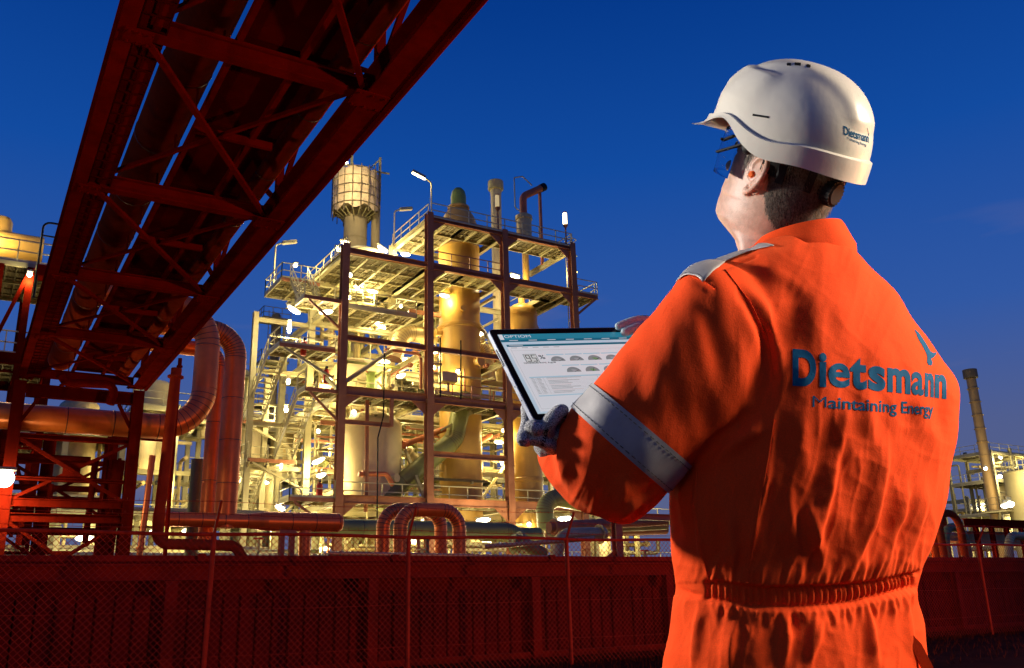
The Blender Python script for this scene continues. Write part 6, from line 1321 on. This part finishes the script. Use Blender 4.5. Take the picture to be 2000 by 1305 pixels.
for a in ((1541, 126, 4, 2.4, .05), (1558, 125.5, 6, 2.6, .08), (1579, 129, 4, 2.6, .2), (1486, 227, 16, 2.0, .16)): dark_slot(*a)
# helmet print
HTOFF = .0004
v, f = cut(glyph('Dietsmann', .026), 90, 14); a, b = v[:, 0].min(), v[:, 0].max(); u = (v[:, 0]-a)/(b-a); px_ = 1647.5+49*(1.25*u-.25*u*u); by = np.interp(px_, [1647, 1672, 1697], [262, 271, 278.5]); mb = MB(); stick(mb, list(zip(px_, by-v[:, 1]*17/CAPH)), f, HTOFF, HTB); mb.build('printed_word', M_PRINT, hat, smooth=False)
v, f = tagline(.016, 90, 8); a, b = v[:, 0].min(), v[:, 0].max(); u = (v[:, 0]-a)/(b-a); px_ = 1655+37*(1.15*u-.15*u*u); by = np.interp(px_, [1655, 1692], [272.5, 286.5]); mb = MB(); stick(mb, list(zip(px_, by-v[:, 1]*5.6/CAPH)), f, HTOFF, HTB); mb.build('printed_word', M_PRINT, hat, smooth=False)
poly_patch([(1694+(x-1205)/100*4.5-1, 249+(y-503)/160*17) for x, y in BIRD], 'printed_bird', hat, HTB, HTOFF)
# harness: dark head band, back ratchet, goggles
rows = []
for (s, u) in ((1.0, -.030), (1.05, -.028), (1.05, .012), (1.0, .014)):
    rows.append([hp3(HC[0]-.004+.108*s*math.cos(q), .0835*s*math.sin(q), RIMU+u-.012-.018*max(0, -math.cos(q))) for q in np.linspace(1.75, math.tau-1.75, 60)])
put_mesh('head_band', [p for r in rows for p in r], MB().grid(rows).f, M_BLACK, hat)
for q in (2.1, 2.55, 3.75, 4.2): 
    p0 = hp3(HC[0]-.004+.117*math.cos(q), .091*math.sin(q), RIMU-.056); p1 = hp3(HC[0]+.128*math.cos(q), .102*math.sin(q), RIMU+.02); MB().bar(toworld(p0), toworld(p1), .014, .003, tuple(c2wd(Uh))).build('strap', M_BLACK, hat, smooth=False, bevel=.001)
kc = hp3(HC[0]-.124, .012, RIMU-.046); ax_ = c2wd(Fh); mb = MB(); mb.lathe(toworld(kc), [(.019, -.026), (.0215, -.022), (.0215, .008), (.017, .011)], 28, tuple(-ax_)); mb.build('ratchet_knob', M_BLACK, hat, angle=25)
for k in range(22):
    q = k*math.tau/22; d1, a1, t1 = _basis(ax_); c = toworld(kc)+(a1*math.cos(q)+t1*math.sin(q))*.0216; MB().bar(c-ax_*.009, c+ax_*.021, .0028, .0020, tuple(a1*math.cos(q)+t1*math.sin(q))).build('grip_ridge', M_BLACK, hat, smooth=False)
gog = put_mesh('goggles', *(lambda rw: ([p for r in rw for p in r], MB().grid(rw).f))([[hp3(.018+(.108+.004*math.sin((u+.01)*40))*math.cos(q), .091*math.sin(q), u) for q in np.linspace(-1.30, 1.30, 50)] for u in np.linspace(-.022, .058, 14)]), M_LENS, man)
so = gog.modifiers.new('thick', 'SOLIDIFY'); so.thickness = .0022
for s in (-1, 1):
    for (f0, l0, u0, f1, l1, u1) in ((.102, .060, .012, .030, .090, .045), (.104, .052, .034, .062, .083, .050)):
        MB().bar(toworld(hp3(f0, s*l0*1.07, u0)), toworld(hp3(f1, s*l1*1.04, u1)), .0075, .004, tuple(c2wd(Uh))).build('temple_arm', M_BLACK, gog, smooth=False, bevel=.0015)
    for f0, u0 in ((.098, .014), (.088, .019), (.1, .036)):
        p = hp3(f0, s*(.066+(.1-f0)*.4), u0); MB().ball(toworld(p), .0028, 8, 6).build('rivet', M_BLACK, gog)
    p = hp3(.022, s*.094, .040); MB().box((0, 0, 0), (1, 1, 1)); mb = MB().ball(toworld(p), (.011, .011, .013), 10, 8); mb.build('pivot_clip', M_BLACK, gog)
    a_, b_ = hp3(.002, s*.0965, .052), hp3(-.014, s*.0965, .042); MB().bar(toworld(a_), toworld(b_), .016, .004, tuple(c2wd(Lh))).build('yellow_clip', M_BRASS, gog, smooth=False, bevel=.001)

# ================================================================== gloves
def chain(pts, rs, n=12, k=5):
    P = np.array(pts, float); m_ = len(P); out = []; r_ = []
    for i in range(m_-1):
        p0, p1, p2, p3 = P[max(0, i-1)], P[i], P[i+1], P[min(m_-1, i+2)]
        for s in range(k): t = s/k; out.append(.5*((2*p1)+(-p0+p2)*t+(2*p0-5*p1+4*p2-p3)*t*t+(-p0+3*p1-3*p2+p3)*t**3)); r_.append(rs[i]+(rs[i+1]-rs[i])*t)
    out.append(P[-1]); r_.append(rs[-1]); d = out[-1]-out[-2]; d /= np.linalg.norm(d); rl = r_[-1]
    out += [out[-1]+d*rl*.5, out[-1]+d*rl*.85]; r_ += [rl*.82, rl*.42]
    t = MB().tube(out, r_, n, caps=False); return loft([[np.array(t.v[i*n+j]) for j in range(n)] for i in range(len(out))])
# ================================================================== tablet
TW, TH, TT = .325, .222, .010
tl, bl, tr_ = (953, 643), (1043, 822), (1250, 638)
zT = 1.515; T0 = pc(*tl, zT)
best = None                                         # depth of the lower corner from the real height of the tablet
for zb in np.linspace(zT-.215, zT-.01, 4000):
    q = pc(*bl, zb); e = abs(np.linalg.norm(q-T0)-TH)
    if best is None or e < best[0]: best = (e, q)
TVv = (best[1]-T0)/np.linalg.norm(best[1]-T0)
best = None
for zr in np.linspace(zT-.02, zT+.3, 6000):
    q = pc(*tr_, zr)-T0; q /= np.linalg.norm(q); e = abs(q@TVv)
    if best is None or e < best[0]: best = (e, q)
TU = best[1]-TVv*(best[1]@TVv); TU /= np.linalg.norm(TU); TN = np.cross(TU, TVv); TN = -TN if TN[2] > 0 else TN      # TN points at the worker and the camera
def tp(u, v, h=0.0): return T0+TU*u+TVv*v+TN*h
def tpx(px, py):                                    # a point of the screen under a pixel of the photograph
    d = np.array(((px-CX)/F_PX, (py-CY)/F_PX, 1)); t = (T0@TN)/(d@TN); q = d*t-T0; return q@TU, q@TVv
def lighto(c, e, nm): return mat(nm, c, .35, 0, 0, emit=c, estr=e)
M_ALU = mat('tablet_aluminium', (.62, .66, .72), .32, .7, .05, 30)
M_GLASS = mat('tablet_black_glass', (.008, .008, .010), .12, 0, 0)
SE = .62
def scr(c, nm):
    M = mat(nm, tuple(x*.25 for x in c), .25, 0, 0, emit=c, estr=SE); return M
S_WHITE = scr((.86, .86, .90), 'screen_white'); S_PALE = scr((.60, .74, .86), 'screen_pale_blue'); S_TEAL = scr((.012, .15, .24), 'screen_teal'); S_TEAL2 = scr((.03, .27, .40), 'screen_teal_light'); S_GREY = scr((.30, .31, .32), 'screen_grey'); S_DARK = scr((.03, .03, .035), 'screen_dark'); S_LINE = scr((.42, .42, .44), 'screen_line'); S_GREEN = scr((.20, .34, .16), 'screen_green'); S_TAB = scr((.48, .68, .80), 'screen_tab_blue'); S_PINK = scr((.78, .62, .62), 'screen_pink')
tab = thing('tablet_computer', 'silver edged tablet computer showing a page of dials, held in the gloved hands', 'tablet', toworld(tp(TW/2, TH/2)))
def slab(u0, v0, u1, v1, h0, h1, name, m_, parent, rad=0.0):
    if rad:
        P = []
        for (cu, cv, a0) in ((u0+rad, v0+rad, math.pi), (u1-rad, v0+rad, 1.5*math.pi), (u1-rad, v1-rad, 0), (u0+rad, v1-rad, .5*math.pi)):
            P += [(cu+rad*math.cos(a0+k*math.pi/12), cv+rad*math.sin(a0+k*math.pi/12)) for k in range(7)]
    else: P = [(u0, v0), (u1, v0), (u1, v1), (u0, v1)]
    n = len(P); v = [toworld(tp(a, b, h1)) for a, b in P]+[toworld(tp(a, b, h0)) for a, b in P]
    mb = MB().add(v, [tuple(range(n)), tuple(range(2*n-1, n-1, -1))]+[(i, n+i, n+(i+1) % n, (i+1) % n) for i in range(n)]); return mb.build(name, m_, parent, smooth=False)
cs = slab(0, 0, TW, TH, -TT, -.0006, 'case', M_ALU, tab, .008)
slab(.0016, .0016, TW-.0016, TH-.0016, -.0012, 0, 'black_bezel', M_GLASS, tab, .007)
su0, sv0 = tpx(968, 654); su0 = max(.012, tpx(972, 655)[0]); sv0 = max(.010, sv0); su1, sv1 = TW-su0*1.0, TH-.014
sc_ = slab(su0, sv0, su1, sv1, 0, .0003, 'screen', S_PALE, tab)
HL = [.0003]
def ui(u0, v0, u1, v1, m_, name='screen_block', lv=1): 
    h = .0003+.00012*lv; return slab(u0, v0, u1, v1, h-.0001, h, name, m_, sc_)
def U(px, py): return tpx(px, py)
vt1 = U(985, 669)[1]
ui(su0, sv0, su1, vt1-.0036, S_TEAL2, 'title_bar'); ui(su0, vt1-.0062, su1, vt1, S_TEAL, 'menu_bar', 2); ui(su0+.0005, sv0+.0006, su0+.008, vt1-.006, S_WHITE, 'page_icon', 2)
ub0, vb0 = U(989, 675); ui(ub0, vb0-.001, su1, vb0+.0042, S_TEAL, 'heading_bar', 2)
ui(ub0, vb0+.0043, su1-.004, sv1-.004, S_WHITE, 'page', 1)
def txt(s, px, py, hpx, m_, bold=.02, w=None, name='screen_text', lv=3, squeeze=1.0, vertical_px=None):
    """lettering lying on the screen; px, py is the left end of its base line"""
    v, f = cut(glyph(s, bold), 1, 1); u0, v0 = U(px, py); hh = U(px, py)[1]-U(px, py-hpx)[1]; s_ = hh/CAPH; h = .0003+.00012*lv
    mb = MB().add([toworld(tp(u0+q[0]*s_*squeeze, v0-q[1]*s_, h)) for q in v], f); return mb.build(name, m_, sc_, smooth=False)
txt('OPTIOM', 985, 661, 5.4, S_WHITE, .0, squeeze=1.35, lv=6)
txt('%', 1054, 702, 8, S_DARK, .01, squeeze=1.2, lv=4); txt('TECHNICAL AVAIL Aug-08', 1023, 711.5, 2.6, S_DARK, .02, squeeze=1.15)
a, b = U(1020, 692.5); c, d = U(1055, 708.5)
ui(a, b, c, d, S_GREY, 'dial_frame', 2); ui(a+(c-a)*.06, b+(d-b)*.05, c-(c-a)*.06, d-(d-b)*.05, scr((.76, .77, .75), 'screen_lcd'), 'dial_face', 3)
def segs(u0, v0, w, h, on):
    t = w*.20; S7 = {'a': (0, 0, w, t), 'g': (0, h/2-t/2, w, h/2+t/2), 'd': (0, h-t, w, h), 'f': (0, 0, t, h/2), 'b': (w-t, 0, w, h/2), 'e': (0, h/2, t, h), 'c': (w-t, h/2, w, h)}
    for q in on: x0, y0, x1, y1 = S7[q]; ui(u0+x0+t*.08, v0+y0+t*.08, u0+x1-t*.08, v0+y1-t*.08, S_DARK, 'digit_segment', 5)
dw = (c-a)*.33; segs(a+(c-a)*.12, b+(d-b)*.11, dw, (d-b)*.78, 'abfgcd'); segs(a+(c-a)*.55, b+(d-b)*.11, dw, (d-b)*.78, 'afgcd')
# half round dials
RD = random.Random(4)
def dial(px, py, w):
    u0, v0 = U(px, py); r = w/2; n = 18; h = .0003+.00012*4
    pts = [(u0+r*math.cos(q), v0-r*.92*math.sin(q)) for q in np.linspace(0, math.pi, n)]
    mb = MB().add([toworld(tp(x, y, h)) for x, y in pts], [tuple(range(n))[::-1]]); dm = mb.build('dial', S_GREY, sc_, smooth=False)
    inr = [(u0+r*.55*math.cos(q), v0-r*.5*math.sin(q)) for q in np.linspace(.2, 2.2, 10)]+[(u0, v0)]
    MB().add([toworld(tp(x, y, h+.0001)) for x, y in inr], [tuple(range(11))[::-1]]).build('dial_face', S_LINE if RD.random() < .6 else S_GREEN, sc_, smooth=False)
    q = RD.uniform(.3, 1.2); MB().bar(toworld(tp(u0, v0, h+.0002)), toworld(tp(u0+r*.85*math.cos(q), v0-r*.8*math.sin(q), h+.0002)), .0007, .0001, tuple(c2wd(TN))).build('needle', S_DARK, sc_, smooth=False)
uA, vA = U(1091, 706); uB, _ = U(1128, 706); du = uB-uA; vB = U(1122, 727)[1]; uC = U(1122, 727)[0]
for k in range(9):
    if uA+du*k < su1-.012: 
        u0 = uA+du*k; q = (u0, vA); px_ = to_px(np.array([tp(u0, vA)]))[0]; dial(px_[0], px_[1], du*.76); ui(u0-du*.46, vA-.0185, u0+du*.46, vA-.0160, S_TAB, 'dial_tab', 2)
    if k < 8 and uC+du*k < su1-.012:
        u0 = uC+du*k; px_ = to_px(np.array([tp(u0, vB)]))[0]; dial(px_[0], px_[1], du*.76); ui(u0-du*.46, vB-.0185, u0+du*.46, vB-.0160, S_TAB, 'dial_tab', 2)
# table of thin illegible rows
ut, vt = U(1033, 737); uf = su1-.010; ve = U(1062, 770)[1]; ui(ut, vt, uf, vt+.0028, S_TAB, 'table_head', 2)
nr = 12
for k in range(nr+1):
    vv = vt+.003+(ve-vt-.003)*k/nr; ui(ut, vv, uf, vv+.00022, S_LINE, 'table_line', 2)
    if k < nr:
        for (o, L_) in ((.002, .006), (.012, .008), (.030, RD.uniform(.04, .075)), (.13, .012), (.15, .02), (.19, .03)):
            if ut+o+L_ < uf: ui(ut+o, vv+.0010, ut+o+L_*RD.uniform(.7, 1), vv+.0018, S_PINK if (k % 4 == 1 and o == .03) else S_GREY, 'text_row', 3)
for o in (.010, .024, .125, .146, .18, uf-ut): ui(ut+o, vt, ut+o+.0003, ve, S_LINE, 'table_line', 2)
ui(ut, ve+.003, uf, ve+.0055, S_TAB, 'table_foot', 2)
ui(ub0+.004, vb0+.010, ub0+.0043, sv1-.010, S_LINE, 'page_frame', 2); ui(ub0+.004, vb0+.0145, su1-.008, vb0+.0148, S_LINE, 'page_frame', 2); ui(ub0+.004, sv1-.0100, su1-.008, sv1-.0097, S_LINE, 'page_frame', 2)
for k in range(7):
    ui(su0+.016+.036*k, vt1-.0043, su0+.016+.036*k+.016, vt1-.0030, S_WHITE, 'menu_text', 4); 
    if k < 5: ui(ub0+.006+.02*k, vb0+.0068, ub0+.006+.02*k+.011, vb0+.0079, S_GREY, 'tab_text', 3)
ui(ub0+.004, vb0+.0008, ub0+.030, vb0+.0018, S_WHITE, 'heading_text', 4)
for k in range(10): MB().bar(toworld(tp(-.0001, .050+.0042*k, -.0035)), toworld(tp(-.0001, .050+.0042*k, -.0072)), .0020, .0012, tuple(c2wd(TVv))).build('speaker_slot', M_BLACK, cs, smooth=False)
for vv in (.140, .172): MB().ball(toworld(tp(0, vv, -.005)), .0011, 8, 6).build('indicator', M_BLACK, cs)

# ---- hands round the tablet
def glove(name, parts, material, lab=None):
    gv, gn, gf = remesh(parts, .0016, 3, .5); return put_mesh(name, gv, gf, material, man, angle=180)
def ell(c, ax, r, n=18):
    mb = MB().ball((0, 0, 0), (1, 1, 1), n, 12); X, Y, Z_ = ax; return [np.asarray(c)+X*v[0]*r[0]+Y*v[1]*r[1]+Z_*v[2]*r[2] for v in np.array(mb.v)], mb.f
# left hand: palm under the lower left corner, fingers behind the tablet, thumb on the edge
def B2(u, v, h): return tp(u, v, h)
wr = pc(1088, 866, 1.478); kn = tp(.012, TH+.004, -.030)
ax1 = (kn-wr)/np.linalg.norm(kn-wr); ax3 = TN-ax1*(TN@ax1); ax3 /= np.linalg.norm(ax3); ax2 = np.cross(ax1, ax3)
P_l = [ell((wr+kn)/2, (ax1, ax2, ax3), (np.linalg.norm(kn-wr)*.66, .040, .017)), chain([wr-ax1*.03, wr, wr+ax1*.03], [.030, .031, .033])]
for k, (u_, ln, r_) in enumerate(((-.006, .072, .0095), (.014, .078, .010), (.034, .074, .0098), (.052, .060, .0088))):
    b0 = kn+TU*(u_-.020)+TVv*.004; tpn = tp(u_+.018+.004*k, TH-ln*.72, -TT-.012)
    P_l.append(chain([b0-ax1*.02, b0, tp(u_+.004, TH-.012, -TT-.019), tp(u_+.012, TH-ln*.4, -TT-.016), tpn], [r_*1.1, r_*1.08, r_, r_*.95, r_*.86]))
th0 = (wr+kn)/2+TU*-.028; P_l.append(chain([(wr+kn)/2, th0+TN*.012, pc(1048, 838, zT-.150), pc(1036, 832, zT-.148)], [.015, .0125, .0105, .0095]))
P_l.append(chain([(wr+kn)/2+TU*.01, kn+TU*.012+TN*.016, tp(.036, TH-.001, .012), tp(.050, TH-.008, .011)], [.016, .0135, .0115, .0098]))
gl = glove('knit_glove', P_l, M_KNIT)
gbv = BVHTree.FromPolygons([tuple(RW.T@(np.array(v.co)+np.array(ORG[man.name])-CAM)) for v in gl.data.vertices], [tuple(p.vertices) for p in gl.data.polygons])
v, f = cut(glyph('RITOP', .03), 12, 4); a_, b_ = v[:, 0].min(), v[:, 0].max(); mb = MB(); uu = (v[:, 0]-a_)/(b_-a_); pxs = [(1056+10*u_-(y/CAPH)*-6+0, 868-34*u_+(y/CAPH)*4) for u_, y in zip(uu, v[:, 1])]; stick(mb, pxs, f, .0008, gbv); mb.build('printed_word', M_BLACK, gl, smooth=False)
# right hand: fingers over the upper edge
ur, vr = U(1200, 641); hand0 = np.array((.285, .02, 1.675)); kR = tp(ur+.062, .004, .012)
d1 = (kR-hand0)/np.linalg.norm(kR-hand0)
P_r = [chain([hand0-d1*.02, hand0, hand0+(kR-hand0)*.35], [.030, .030, .034]), ell((hand0+kR)/2, (d1, TVv, np.cross(d1, TVv)), (np.linalg.norm(kR-hand0)*.55, .038, .017))]
for k, (v_, ln, r_) in enumerate(((.006, .070, .0092), (.0235, .066, .0095), (.042, .050, .0092), (.058, .040, .0082))):
    b0 = tp(ur+.066, vr+v_*.9-.004, .016); e0 = tp(ur+.004+(.068-ln), vr+v_+.001, r_*.95+.001); md = tp(ur+.036+(.068-ln)*.5, vr+v_*.95-.002, .019)
    P_r.append(chain([hand0*.4+b0*.6, b0, md, e0], [r_*1.2, r_*1.1, r_, r_*.88]))
P_r.append(chain([hand0*.5+kR*.5, tp(ur+.055, vr-.002, -.022), tp(ur+.030, vr+.016, -TT-.012)], [.014, .012, .010]))
glove('coated_glove', P_r, M_PALM)
